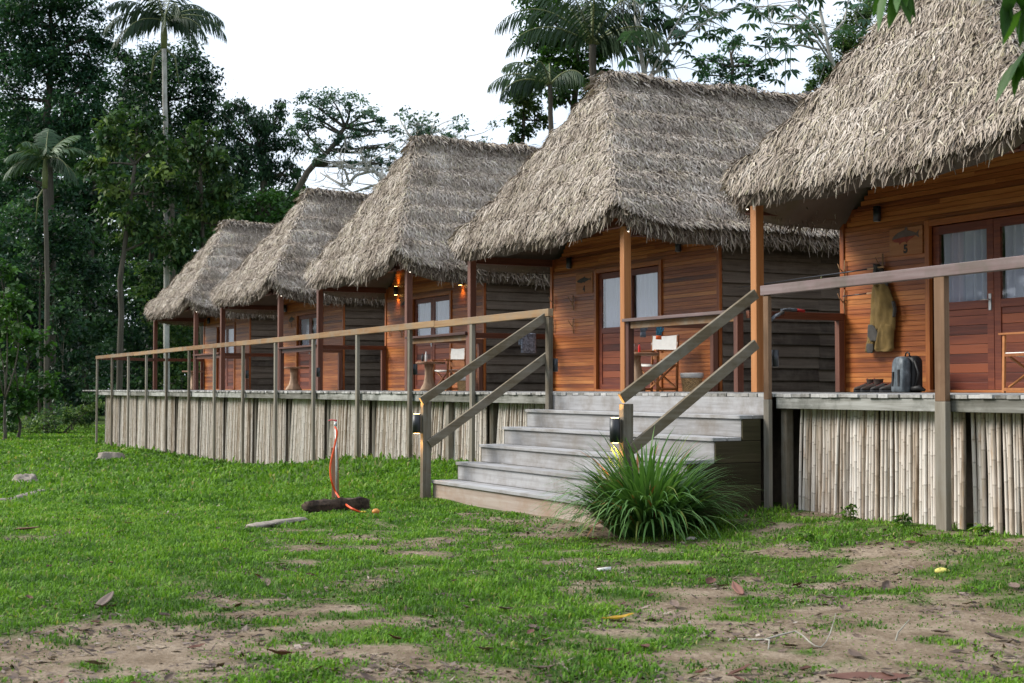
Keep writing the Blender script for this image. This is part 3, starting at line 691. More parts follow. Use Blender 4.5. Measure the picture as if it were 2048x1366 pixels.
for key, hw, nb, y0 in ((5, 2.82, 240000, 12.6), (3, 2.95, 150000, 12.65), (2, 2.95, 100000, 13.05)):
    V, F, T = make_roof(hw, key, nb, 19000, y0)
    o = np_mesh('thatch_roof', V + np.array([0, 0, EZ]) + np.array([CX[4], 0, DZ]), F, T, M['thatch'], first); ROOF[key] = o.data; bpy.data.objects.remove(o)
ROOF[1] = ROOF[2]
CAB = {1: 'smallest looking thatched cabin, at the forest end of the boardwalk', 2: 'thatched cabin second from the forest end, its porch half hidden by railing posts',
       3: 'middle thatched cabin with two glowing wall lamps beside its door', 4: 'thatched cabin numbered 4 standing at the top of the plank stairs',
       5: 'largest looking thatched cabin numbered 5 with waders and backpack at its wall'}
GC = 'thatched cabins in a row on the boardwalk'
for k in (4, 5, 3, 2, 1):
    r = first if k == 4 else copy_tree(first)
    r.location.x = CX[k]; tag(r, CAB[k], 'cabin', GC); cabins[k] = r
    if k < 5:
        for q in r.children:
            if q.name.startswith('porch_post') and (k < 4 or sum(v.co.x for v in q.data.vertices) < 0):
                q.data = q.data.copy(); q.data.materials[0] = M['dark_rail_v']
    if k == 5:
        for q in r.children:
            if q.name.startswith('porch_post') and sum(v.co.x for v in q.data.vertices) < 0:
                q.location.x += .30; q.data = q.data.copy(); q.data.materials[0] = M['post_v']
    rf = next(q for q in r.children if q.name.startswith('thatch_roof')); rf.data = ROOF[k]
    zf = {3: 1.075, 2: 1.035, 1: 1.035}.get(k, 1.0); rf.scale = (1, 1, zf); rf.location.z = 2.55 * (1 - zf)
    if k in (1, 2, 4):
        mb = MB(); cx = CX[k]; zt = DZ + EZ + HR + (.07 if k == 4 else -.21)
        if k == 4: mb.tube([(cx, 16.9, zt), (cx, 18.3, zt + .02)], .07, 8, .1); ob = mb.build('ridge_cap', M['black'], rf)
        else:
            mb.beam((cx - .06, 13.15, zt + .02), (cx - .06, 18.2, zt + .02), .22, .035); mb.beam((cx + .10, 13.1, zt), (cx + .10, 18.2, zt), .16, .03); ob = mb.build('ridge_cap', M['driftgrey'], rf)
# rails closing the gaps between neighbouring porches
GAPL = {4: 'reddish porch rail with drying gloves, between cabin 4 and cabin 5', 3: 'reddish porch rail between the lit cabin and cabin 4', 2: 'reddish porch rail between the second and middle cabins from the forest', 1: 'reddish porch rail between the two cabins nearest the forest'}
for k in (1, 2, 3, 4):
    a = CX[k] + PW + .066; b = CX[k + 1] - PW - .066
    g = empty('porch_railing', ((a + b) / 2, PYP, DZ), GAPL[k], 'railing', 'reddish rails between the porches')
    mb = MB(); mb.beam((a, PYP - .03, DZ + 1.075), (b, PYP - .03, DZ + 1.075), .16, .045); mb.build('handrail', M['rail_pink'] if k == 4 else M['dark_rail'], g, .005)
    mb = MB(); mb.beam((a + .11, PYP, DZ + 1.0), (b - .11, PYP, DZ + 1.0), .05, .10); mb.build('under_rail', M['rail_tan'] if k > 2 else M['dark_rail'], g, .004)
    for xx in (a + .05, b - .05):
        mb = MB(); mb.box(xx - .045, xx + .045, PYP - .05, PYP + .05, DZ + .003, DZ + 1.05); mb.build('railing_post', M['dark_rail_v'], g, .005)
# wall lamps on every front wall
WL = {5: ('unlit black wall lamp above the hanging rod on cabin 5', 'unlit black wall lamp beyond the door of cabin 5'), 4: ('unlit black wall lamp above the sign of cabin 4', 'unlit black wall lamp between door and dark flank of cabin 4'),
      3: ('glowing wall lamp half behind a porch post of the middle cabin', 'glowing wall lamp beside the dark flank of the middle cabin'), 2: ('unlit wall lamp above the sign of the second cabin from the forest', 'unlit wall lamp near the dark flank of the second cabin'),
      1: ('unlit wall lamp by the outer porch post of the forest end cabin', 'unlit wall lamp near the dark flank of the forest end cabin')}
for k in WL:
    for u, lab in zip((-1.95, 1.68), WL[k]):
        cyl_lamp('wall_lamp', (CX[k] + u, FY - .065, DZ + 2.38), lab, k == 3, 'cylinder lamps on the cabin walls', .2, .05, 5.0)
# ------------------------------------------------------------------ vegetation builders
def leaf_cloud(blobs, size, g, clump=.38, per=55, aspect=.5, droop=.3, flat=.6):
    """blobs: (centre, (rx, ry, rz), count). Leaf-sized folded faces gathered in clumps through each blob's volume."""
    Vs = []; Ts = []
    for c, r, cnt in blobs:
        r = np.array(r, float); k = max(5, int(cnt / per))
        d = g.normal(0, 1, (k, 3)); d /= np.linalg.norm(d, axis=1, keepdims=True)
        cc = np.array(c, float) + d * r * (g.random((k, 1)) ** .45)
        cr = clump * r.mean() * g.uniform(.55, 1.25, k); ct = g.normal(.45, .24, k)
        w = g.integers(0, k, cnt)
        p = cc[w] + g.normal(0, 1, (cnt, 3)) * cr[w][:, None] * np.array([.62, .62, .62 * flat])
        t = np.clip(ct[w] + g.normal(0, .13, cnt), 0, 1)
        az = g.uniform(0, 2 * np.pi, cnt); el = g.normal(-droop, .45, cnt)
        u = np.stack([np.cos(az) * np.cos(el), np.sin(az) * np.cos(el), np.sin(el)], -1)
        s = np.cross(u, np.array([0, 0, 1.0])); s /= np.maximum(np.linalg.norm(s, axis=1, keepdims=True), 1e-6)
        nn = np.cross(s, u); ro = g.normal(0, .7, (cnt, 1)); s = s * np.cos(ro) + nn * np.sin(ro)
        L = size * g.uniform(.6, 1.35, (cnt, 1)); W = L * aspect
        a = p; m1 = p + u * L * .45 + s * W * .5 + nn * L * .06; b = p + u * L - nn * L * .10; m2 = p + u * L * .45 - s * W * .5 + nn * L * .06
        Vs.append(np.stack([a, m1, b, m2], 1).reshape(-1, 3)); Ts.append(np.repeat(t, 4))
    V = np.concatenate(Vs); F = np.arange(len(V)).reshape(-1, 4); return V, F, np.concatenate(Ts)
def P3(px, py, dep): return atD(px, py, dep)
def mpp(dep): return dep / FPX
def curve(p0, p1, n=7, bend=.0, g=random):
    p0 = Vector(p0); p1 = Vector(p1); L = (p1 - p0).length
    off = Vector((g.uniform(-1, 1), g.uniform(-1, 1), g.uniform(-.3, .6))) * bend * L
    return [p0.lerp(p1, i / (n - 1)) + off * math.sin(math.pi * i / (n - 1)) for i in range(n)]
def tree(name, label, cat, dep, trunk, crowns, mat, size, group=None, seed=1, trunk_r=.22, bark='bark', dens=1.0, limbs=True, clump=.46, per=75, aspect=.5, squash=.9, droop=.3):
    """trunk: pixel points bottom to top at depth dep (first one is dropped to the ground); crowns: (px, py, rx, ry[, ddepth])."""
    g = np.random.default_rng(seed); random.seed(seed * 13 + 5)
    pts = [P3(a, b, dep) for a, b in trunk]
    base = Vector((pts[0].x, pts[0].y, gz(pts[0].x, pts[0].y)))
    root = empty(name, base, label, cat, group)
    pts = [base - Vector((0, 0, .3))] + [p for p in pts if p.z > base.z + .3]
    m = len(pts); fine = []
    for i in range(m - 1):
        for k in range(4): fine.append(pts[i].lerp(pts[i + 1], k / 4) + Vector((random.gauss(0, .04), random.gauss(0, .04), 0)))
    fine.append(pts[-1]); n = len(fine)
    mb = MB(); mb.tube(fine, [trunk_r * (1.25 if i == 0 else 1) * (1 - .62 * i / n) for i in range(n)], 9, .5, jit=.12)
    blobs = []; pm = mpp(dep)
    for cw in crowns:
        px, py, rx, ry = cw[:4]; dd = cw[4] if len(cw) > 4 else random.uniform(-.5, .5) * rx * pm
        c = P3(px, py, dep + dd); r = (rx * pm * squash, rx * pm * squash, ry * pm)
        sz = size * .58; cnt = int(dens * 15.0 * (rx * pm) * (ry * pm) / (sz * sz * aspect)) + 60
        blobs.append((c, r, cnt))
        if limbs:
            hook = min(fine[n // 3:], key=lambda q: (q - c).length + max(0, q.z - c.z) * 1.5)
            cv = curve(hook, c, 7, .10); rr = max(.03, trunk_r * .38)
            mb.tube(cv, [rr * (1 - .75 * i / 6) for i in range(7)], 6, .5)
            for k in range(5):
                q = c + Vector((random.uniform(-1, 1) * r[0], random.uniform(-1, 1) * r[1], random.uniform(-.3, 1) * r[2])) * .75
                s = cv[random.choice((3, 4, 5))]
                mb.tube(curve(s, q, 5, .12), [rr * .35, rr * .3, rr * .22, rr * .15, rr * .07], 5, .5)
    mb.build('trunk', M[bark], root)
    V, F, T = leaf_cloud(blobs, sz, g, clump, per, aspect, droop)
    np_mesh('crown', V, F, T, M[mat], root)
    return root

def frond(mbV, base, direction, length, droop, lw, ll, g, n=34, hang=.5, rach=None, split=1.0):
    """a pinnate palm frond: arching rachis, strap leaflets hanging on both sides; adds to mbV = (V, F, T)"""
    V, F, T = mbV
    d = Vector(direction).normalized(); side = d.cross(Vector((0, 0, 1))).normalized()
    pts = []; p = Vector(base); dirv = d.copy(); seg = length / n
    for i in range(n + 1):
        pts.append(p.copy()); dirv = (dirv + Vector((0, 0, -droop / n * (0.4 + 1.6 * i / n)))).normalized(); p = p + dirv * seg
    if rach is not None: rach.tube(pts[::3] + ([pts[-1]] if (n % 3) else []), [max(.006, .035 * (1 - i / 13)) for i in range(len(pts[::3]) + (1 if n % 3 else 0))], 5, .5)
    tn = float(np.clip(g.normal(.45, .16), 0, 1))
    for i in range(3, n + 1):
        q = i / n; L = ll * (math.sin(math.pi * (.12 + .80 * q)) ** .7) * g.uniform(.8, 1.1); tg = (pts[i] - pts[i - 1]).normalized()
        for s in (-1, 1):
            for rep in range(1):
                out = (side * s * (1 - hang * .6) + tg * g.uniform(.35, .65) + Vector((0, 0, -hang * g.uniform(.5, 1.2)))).normalized()
                o2 = (out + Vector((0, 0, -.55 * hang - .2))).normalized(); wv = tg * lw * g.uniform(.7, 1.2) * .5
                a = pts[i]; b = a + out * L * .5; c = b + o2 * L * .5; k = len(V)
                V += [a - wv * .5, a + wv * .5, b + wv, b - wv, c + wv * .15, c - wv * .15]; t = float(np.clip(tn + g.normal(0, .12), 0, 1)); T += [t] * 6
                F += [(k, k + 1, k + 2, k + 3), (k + 3, k + 2, k + 4, k + 5)]
def palm(name, label, dep, trunk, fronds, trunk_r, seed, bark='bark_pale', ll=.8, lw=.07, shaft=True, group=None, mat='palm', dead=2):
    """fronds: (azimuth deg, elevation deg, length m, droop, hang); azimuth 0 = to the picture's right, 90 = away"""
    g = np.random.default_rng(seed); random.seed(seed)
    pts = [P3(a, b, dep) for a, b in trunk]; base = Vector((pts[0].x, pts[0].y, gz(pts[0].x, pts[0].y)))
    root = empty(name, base, label, 'palm tree', group)
    pts = [base - Vector((0, 0, .3))] + pts[1:]; fine = []
    for i in range(len(pts) - 1):
        for k in range(8): fine.append(pts[i].lerp(pts[i + 1], k / 8) + Vector((random.gauss(0, .008), random.gauss(0, .008), 0)))
    fine.append(pts[-1]); n = len(fine)
    mb = MB(); mb.tube(fine, [trunk_r * (1.3 if i == 0 else 1.0 - .25 * i / n) for i in range(n)], 12, .5); mb.build('trunk', M[bark], root)
    top = pts[-1]; V = []; F = []; T = []
    rach = MB(); h = RIGHT.copy(); h.z = 0; h.normalize(); fw = Vector((FWD.x, FWD.y, 0)).normalized()
    if shaft:
        sh = MB(); sh.tube([top - Vector((0, 0, .05)), top + Vector((0, 0, .5)), top + Vector((0, 0, 1.0)), top + Vector((0, 0, 1.35))], [trunk_r * .95, trunk_r * 1.15, trunk_r * .8, trunk_r * .35], 10, .6)
        sh.build('crown_shaft', M['leafstalk'], root); top = top + Vector((0, 0, 1.15))
    for az, el, L, dr, hg in fronds:
        a, e = R(az), R(el); d = (h * math.cos(a) + fw * math.sin(a)) * math.cos(e) + Vector((0, 0, math.sin(e)))
        frond((V, F, T), top, d, L, dr, lw, ll, g, hang=hg, rach=rach)
    for k in range(dead):
        a = random.uniform(0, 6.28); d = h * math.cos(a) + fw * math.sin(a)
        rach.tube([top - Vector((0, 0, 1.2)) + d * .1, top - Vector((0, 0, 1.5)) + d * .55, top - Vector((0, 0, 2.6)) + d * .75], [.05, .04, .015], 5, .5)
    rach.build('leaf_stalks', M['leafstalk'], root)
    np_mesh('fronds', V, F, T, M[mat], root); return root
M['leafstalk'] = plain('palm_leaf_stalk', (.14, .16, .06), .6)

def palmate(V, F, T, c, rad, g, lobes=9):
    nrm = Vector((g.normal(0, .35), g.normal(0, .35), 1)).normalized(); u = nrm.cross(Vector((1, .3, 0))).normalized(); w = nrm.cross(u); t = float(np.clip(g.normal(.4, .17), 0, 1))
    a0 = g.uniform(0, 6.28)
    for k in range(lobes):
        a = a0 + 2 * math.pi * k / lobes; d = u * math.cos(a) + w * math.sin(a); s = nrm.cross(d); L = rad * g.uniform(.75, 1.1); i = len(V)
        V += [c, c + d * L * .6 + s * L * .17 - nrm * L * .12, c + d * L - nrm * L * .5, c + d * L * .6 - s * L * .17 - nrm * L * .12]; T += [min(1, max(0, t + g.normal(0, .06)))] * 4; F.append((i, i + 1, i + 2, i + 3))
def cecropia(name, label, dep, trunk, branches, seed, r=.075, rad=.31, group=None):
    """trunk pixel line; branches: lists of pixel points, leaves are palmate rosettes toward the ends"""
    g = np.random.default_rng(seed); random.seed(seed)
    pts = [P3(a, b, dep) for a, b in trunk]; base = Vector((pts[0].x, pts[0].y, gz(pts[0].x, pts[0].y)))
    root = empty(name, base, label, 'tree', group)
    pts = [base - Vector((0, 0, .2))] + pts[1:]; mb = MB(); V = []; F = []; T = []
    mb.tube(pts, [r * (1.1 - .7 * i / len(pts)) for i in range(len(pts))], 9, .5)
    for br in branches:
        dd = random.uniform(-1.2, 1.2); q = [P3(a, b, dep + dd * i / max(1, len(br) - 1)) for i, (a, b) in enumerate(br)]
        mb.tube(q, [r * .45 * (1 - .75 * i / len(q)) for i in range(len(q))], 7, .5)
        for i in range(len(q) - 1):
            for k in range(4):
                s = q[i].lerp(q[i + 1], random.random()); 
                if i == 0 and random.random() < .85: continue
                c = s + Vector((random.gauss(0, .55), random.gauss(0, .55), random.gauss(-.05, .40))); mb.tube([s, s.lerp(c, .6) + Vector((0, 0, .08)), c], .010, 4, .5, caps=False)
                palmate(V, F, T, c, rad * random.uniform(.7, 1.15), g)
        for k in range(6):
            c = q[-1] + Vector((random.gauss(0, .45), random.gauss(0, .45), random.gauss(.05, .35))); mb.tube([q[-1], c], .010, 4, .5, caps=False); palmate(V, F, T, c, rad * random.uniform(.7, 1.15), g)
    mb.build('trunk', M['bark_pale'], root)
    np_mesh('crown', V, F, T, M['leaf_grey'], root); return root

# ------------------------------------------------------------------ the forest beyond the lodge
tree('jungle_tree', 'tall open crowned jungle tree at the lawn edge, sky showing through', 'tree', 66, [(100, 840), (102, 500), (95, 250), (105, 60)],
     [(40, 40, 80, 60), (140, 25, 70, 60), (175, 110, 55, 70), (70, 130, 75, 55), (20, 200, 70, 60), (150, 215, 65, 55), (80, 270, 75, 60), (190, 180, 35, 50), (10, 110, 60, 60), (120, -40, 110, 60), (200, 70, 28, 40), (40, 290, 60, 50), (130, 150, 60, 50), (195, 255, 35, 45), (20, 20, 60, 60), (90, 90, 60, 50), (30, 340, 60, 60), (150, 300, 60, 50)], 'leaf_dark', .34, seed=3, trunk_r=.30, dens=1.4)
tree('jungle_tree', 'dark round crowned tree directly behind the tall pale palm trunk', 'tree', 72, [(345, 830), (345, 400), (335, 200)],
     [(300, 130, 70, 45), (370, 130, 55, 50), (415, 190, 42, 55), (265, 180, 55, 60), (330, 200, 90, 70), (400, 250, 58, 60), (270, 260, 70, 60), (350, 290, 80, 60), (240, 110, 30, 30)], 'leaf_dark', .36, seed=4, trunk_r=.24, dens=1.5)
tree('jungle_tree', 'yellow green layered tree between the short palm and the pale palm trunk', 'tree', 60, [(238, 830), (240, 560), (270, 330)],
     [(270, 235, 60, 30), (300, 300, 62, 55), (230, 290, 45, 50), (220, 380, 55, 55), (300, 390, 60, 55), (260, 460, 60, 50), (320, 470, 55, 55), (190, 330, 30, 35)], 'leaf_mid', .50, seed=5, trunk_r=.18, dens=1.25, droop=.5, bark='bark')
tree('jungle_tree', 'yellow green drooping tree right behind the pale palm trunk', 'tree', 61, [(410, 830), (405, 560), (400, 330)],
     [(370, 280, 40, 40), (420, 275, 42, 35), (440, 320, 36, 45), (380, 350, 55, 45), (430, 390, 50, 45), (370, 430, 60, 50), (440, 450, 45, 40), (400, 500, 60, 50)], 'leaf_mid', .50, seed=6, trunk_r=.16, dens=1.25, droop=.6)
tree('jungle_tree', 'broad bright green tree above the roofs at the forest end', 'tree', 62, [(520, 830), (520, 600), (515, 430)],
     [(470, 410, 45, 32), (520, 400, 45, 30), (565, 395, 38, 26), (600, 395, 28, 18), (490, 450, 60, 35), (560, 430, 50, 30), (440, 480, 45, 40), (410, 420, 40, 35), (620, 410, 30, 20)], 'leaf_bright', .36, seed=7, trunk_r=.25, dens=1.3)
tree('vine_draped_tree', 'vine draped tree with drooping curtains beside the spreading tree', 'tree', 70, [(545, 830), (540, 520), (520, 300)],
     [(480, 215, 38, 24), (500, 245, 48, 32), (460, 270, 35, 50), (515, 300, 32, 70), (485, 340, 35, 50), (545, 330, 28, 60), (570, 300, 35, 50), (590, 350, 22, 40), (540, 250, 26, 26), (560, 220, 25, 20), (465, 330, 25, 50)], 'leaf_dark', .30, seed=8, trunk_r=.35, dens=1.2, aspect=.45, droop=.9)
tree('spreading_tree', 'airy spreading tree with an arching limb in front of the bright sky', 'tree', 68, [(575, 830), (578, 500), (592, 385), (625, 330), (660, 300), (690, 255)],
     [(620, 205, 45, 20), (660, 192, 40, 16), (700, 205, 40, 20), (735, 225, 32, 18), (765, 240, 26, 16), (640, 245, 40, 22), (700, 250, 45, 22), (600, 250, 34, 25), (740, 270, 34, 18), (680, 290, 42, 20), (625, 290, 30, 20), (730, 305, 40, 16), (775, 295, 22, 12), (790, 262, 16, 12), (610, 225, 30, 14), (705, 332, 34, 15), (755, 330, 34, 14), (785, 325, 20, 14), (640, 318, 22, 14), (665, 235, 26, 14)], 'leaf_grey', .30, seed=9, trunk_r=.24, dens=.62, clump=.45, per=40)
def bare(label, dep, trunk, lines, seed, tips=0, mat='leaf_grey'):
    random.seed(seed); g = np.random.default_rng(seed)
    pts = [P3(a, b, dep) for a, b in trunk]; base = Vector((pts[0].x, pts[0].y, gz(pts[0].x, pts[0].y))); root = empty('bare_tree', base, label, 'tree', None)
    mb = MB(); mb.tube([base - Vector((0, 0, .2))] + pts[1:], [.3 - .2 * i / len(pts) for i in range(len(pts))], 8, .5); bl = []
    for ln in lines:
        q = [P3(a, b, dep + random.uniform(-.6, .6) * (i > 0)) for i, (a, b) in enumerate(ln)]; mb.tube(q, [.075 * (1 - .8 * i / len(q)) for i in range(len(q))], 6, .5)
        for k in range(7):
            i = random.randrange(1, len(q)); s = q[i].lerp(q[i - 1], random.random()); e = s + Vector((random.gauss(0, .9), random.gauss(0, .9), random.gauss(.35, .5))); mb.tube(curve(s, e, 5, .15), [.03, .025, .02, .014, .006], 4, .5)
            for kk in range(2): mb.tube(curve(s.lerp(e, .6), e + Vector((random.gauss(0, .5), random.gauss(0, .5), random.gauss(.2, .3))), 4, .15), [.014, .012, .009, .005], 4, .5)
            if tips: bl.append((e, (.45, .45, .28), tips))
    mb.build('trunk', M['bark_pale'], root)
    if bl: np_mesh('crown', *leaf_cloud(bl, .22, g, .5, 20), M[mat], root)
bare('bare pale limbed tree behind the middle cabin roof', 62, [(800, 800), (800, 500), (790, 400), (760, 345)], [[(780, 370), (750, 345), (700, 335), (672, 312)], [(770, 350), (735, 338), (720, 300)], [(750, 340), (715, 350), (690, 372), (650, 350)], [(700, 372), (690, 340), (660, 325)], [(790, 380), (750, 370), (705, 385), (640, 345)]], 21)
bare('thin twiggy tree just above the middle cabin ridge', 76, [(845, 800), (845, 500), (842, 330), (838, 260)], [[(842, 300), (815, 265), (800, 240)], [(842, 290), (862, 262), (870, 245)], [(838, 270), (836, 248), (832, 238)], [(842, 310), (880, 285), (900, 268)]], 22, 34)
bare('faint twiggy tree between the middle cabin roof and roof of cabin 4', 80, [(905, 800), (905, 500), (905, 330)], [[(905, 320), (890, 290), (870, 275)], [(905, 320), (920, 290), (935, 272)], [(905, 310), (905, 285), (908, 265)]], 23, 34)

# palms at the left
palm('tall_palm', 'very tall slender palm with pale grey trunk standing before the dark forest', 61, [(333, 850), (333, 560), (332, 330), (328, 95)],
     [(2, 24, 3.0, 1.5, 1.0), (20, 38, 2.8, 1.4, 1.0), (-25, 12, 2.7, 1.5, 1.0), (178, 30, 2.9, 1.5, 1.0), (165, 12, 2.7, 1.2, .9), (200, 42, 2.6, 1.3, .9), (120, 62, 2.4, 1.2, .8), (75, 70, 2.2, 1.0, .7), (250, 60, 2.4, 1.4, .9), (300, 35, 2.6, 1.6, 1.0), (45, 52, 2.4, 1.3, .9), (225, 5, 2.3, 1.3, 1.0), (330, -5, 2.4, 1.2, 1.0), (285, 15, 2.3, 1.4, 1.0)], .135, 31, ll=.95, lw=.085, dead=3)
palm('short_palm', 'short palm with big glossy fronds at the forest edge', 58, [(92, 850), (95, 560), (90, 375)],
     [(10, 42, 1.72, 1.2, .5), (-15, 0, 1.81, 1.3, .9), (-38, 10, 2.06, 1.5, .9), (180, 8, 1.89, 1.2, .9), (195, 30, 1.63, 1.2, .6), (100, 70, 1.63, .8, .4), (80, 50, 1.55, 1.0, .4), (250, 45, 1.63, 1.2, .5), (290, 40, 1.72, 1.5, .7), (150, 50, 1.55, 1.0, .5), (30, 58, 1.72, .9, .4)], .11, 32, bark='bark', ll=.72, lw=.075, dead=1, mat='palm')

# trees behind the cabins on the right
tree('broadleaf_tree', 'bushy broadleaf tree rising beside the big palm behind cabin 4', 'tree', 38, [(1155, 800), (1155, 500), (1152, 260), (1150, 90)],
     [(1080, 15, 45, 40), (1075, 75, 32, 36), (1130, 90, 45, 40), (1105, 140, 42, 30), (1160, 40, 55, 50), (1165, 150, 40, 40), (1050, 175, 30, 24), (1125, 185, 40, 25), (1180, 200, 25, 30), (1090, 110, 35, 28), (1205, 110, 28, 40)], 'leaf_bright', .24, seed=41, trunk_r=.16, dens=2.0, droop=.4)
tree('broadleaf_tree', 'slim leafy tree left of the big palm, above the ridge behind cabin 4', 'tree', 37, [(1045, 800), (1045, 500), (1048, 290), (1050, 190)],
     [(1045, 195, 34, 24), (1040, 235, 26, 22), (1060, 262, 24, 22), (1030, 275, 16, 14), (1085, 240, 16, 22), (1055, 215, 30, 20)], 'leaf_mid', .22, seed=42, trunk_r=.09, dens=1.5)
palm('forest_palm', 'large palm with long hanging fronds high behind cabin 4', 36.4, [(1190, 800), (1190, 400), (1185, 90)],
     [(180, 50, 2.9, 1.7, 1.0), (200, 30, 2.6, 1.5, 1.0), (0, 45, 2.6, 1.5, 1.0), (20, 20, 2.4, 1.3, 1.0), (330, 30, 2.4, 1.5, 1.0), (90, 70, 2.4, 1.0, .8), (270, 60, 2.6, 1.6, 1.0), (300, 50, 2.6, 1.7, 1.0), (235, 60, 2.6, 1.6, 1.0), (160, 65, 2.6, 1.4, .9), (60, 60, 2.4, 1.3, .9)], .12, 43, bark='bark', ll=.8, lw=.06, shaft=False, dead=0)
palm('forest_palm', 'lower palm whose frond arches toward the open sky left of the big palm', 36, [(1105, 800), (1105, 400), (1100, 170)],
     [(178, 32, 1.7, 1.3, 1.0), (200, 20, 1.5, 1.4, 1.0), (160, 55, 1.5, 1.4, .9), (250, 50, 1.3, 1.6, 1.0), (90, 60, 1.3, 1.2, .8), (320, 40, 1.2, 1.5, 1.0)], .08, 44, bark='bark', ll=.62, lw=.045, shaft=False, dead=0)
cecropia('cecropia_tree', 'pale stemmed tree with finger lobed leaves above the ridge of cabin 4', 36, [(1295, 800), (1295, 400), (1290, 160), (1275, 60), (1262, -40)],
         [[(1292, 170), (1320, 110), (1345, 60), (1375, 10), (1390, -40)], [(1300, 160), (1335, 110), (1380, 60), (1420, 20)], [(1288, 150), (1310, 80), (1318, 20), (1320, -40)], [(1280, 90), (1250, 40), (1235, -10)], [(1345, 70), (1390, 60), (1425, 35)], [(1285, 110), (1262, 80), (1240, 70)], [(1300, 150), (1325, 140), (1345, 135)], [(1275, 60), (1290, 10), (1290, -50)]], 45)
cecropia('cecropia_tree', 'pale stemmed tree with finger lobed leaves leaning out beside the roof of cabin 5', 36, [(1745, 800), (1740, 500), (1690, 200), (1660, 110), (1640, 20)],
         [[(1672, 140), (1635, 85), (1580, 50), (1540, 45)], [(1665, 120), (1620, 50), (1560, 10), (1510, 15)], [(1650, 70), (1600, 20), (1590, -40)], [(1640, 100), (1600, 90), (1560, 95), (1530, 95)], [(1640, 20), (1645, -30)], [(1655, 80), (1690, 40), (1700, -20)]], 46)
tree('small_tree', 'small dark leaved tree standing clear above the far end of the ridge of cabin 4', 'tree', 46, [(1468, 800), (1468, 400), (1465, 200), (1462, 110)],
     [(1460, 105, 34, 26), (1430, 125, 34, 24), (1500, 130, 34, 22), (1465, 145, 48, 24), (1410, 150, 26, 18), (1530, 150, 24, 16), (1450, 172, 44, 18), (1505, 170, 34, 16), (1470, 85, 22, 14), (1400, 118, 14, 10), (1545, 128, 12, 9)], 'leaf_dark', .24, seed=47, trunk_r=.12, dens=.62, clump=.42, per=30)
tree('dense_tree', 'dense dark green tree tucked behind the sloping roof edge of cabin 5', 'tree', 42, [(1700, 800), (1700, 400), (1690, 150)],
     [(1640, 140, 34, 34), (1670, 165, 40, 34), (1690, 100, 40, 50), (1720, 40, 45, 55), (1740, -10, 50, 40), (1720, 120, 40, 40), (1620, 178, 14, 14), (1560, 195, 12, 8)], 'leaf_mid', .2, seed=48, trunk_r=.2, dens=1.3)
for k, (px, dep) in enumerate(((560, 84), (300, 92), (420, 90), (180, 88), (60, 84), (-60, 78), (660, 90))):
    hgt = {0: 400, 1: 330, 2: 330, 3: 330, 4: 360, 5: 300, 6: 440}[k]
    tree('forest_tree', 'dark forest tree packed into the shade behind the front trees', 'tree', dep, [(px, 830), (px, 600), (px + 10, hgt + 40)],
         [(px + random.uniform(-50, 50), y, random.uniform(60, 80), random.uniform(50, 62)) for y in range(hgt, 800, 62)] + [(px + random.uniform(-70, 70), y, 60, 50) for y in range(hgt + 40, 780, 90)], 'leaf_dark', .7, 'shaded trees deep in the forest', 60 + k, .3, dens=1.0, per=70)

# unseen trees added behind and beside the camera to block low sky, darkening porches
gw = np.random.default_rng(505); bl = []
for k in range(260):
    x = gw.uniform(-75, 45); y = -34 + gw.uniform(-5, 3) - .002 * (x + 15) ** 2; bl.append(((x, y, gz(x, y) + gw.uniform(0, 18)), (2.8, 2.2, 2.6), 420))
for k in range(70):
    y = gw.uniform(-34, 45); x = 38 + gw.uniform(-3, 4); bl.append(((x, y, gz(x, y) + gw.uniform(0, 13)), (2.6, 2.8, 2.4), 420))
o = np_mesh('sky_blocking_treeline', *leaf_cloud(bl, .6, gw, .6, 80), M['leaf_mid']); tag(o, 'unseen forest added around the clearing to block the low sky', None, None, 'stuff')

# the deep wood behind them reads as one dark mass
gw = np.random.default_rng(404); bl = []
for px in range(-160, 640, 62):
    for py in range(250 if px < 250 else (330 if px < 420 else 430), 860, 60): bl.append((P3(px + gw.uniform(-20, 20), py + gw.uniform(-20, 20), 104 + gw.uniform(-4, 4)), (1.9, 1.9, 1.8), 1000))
o = np_mesh('deep_forest', *leaf_cloud(bl, .42, gw, .55, 80), M['leaf_dark']); tag(o, 'dark mass of forest far behind the front trees', None, None, 'stuff')

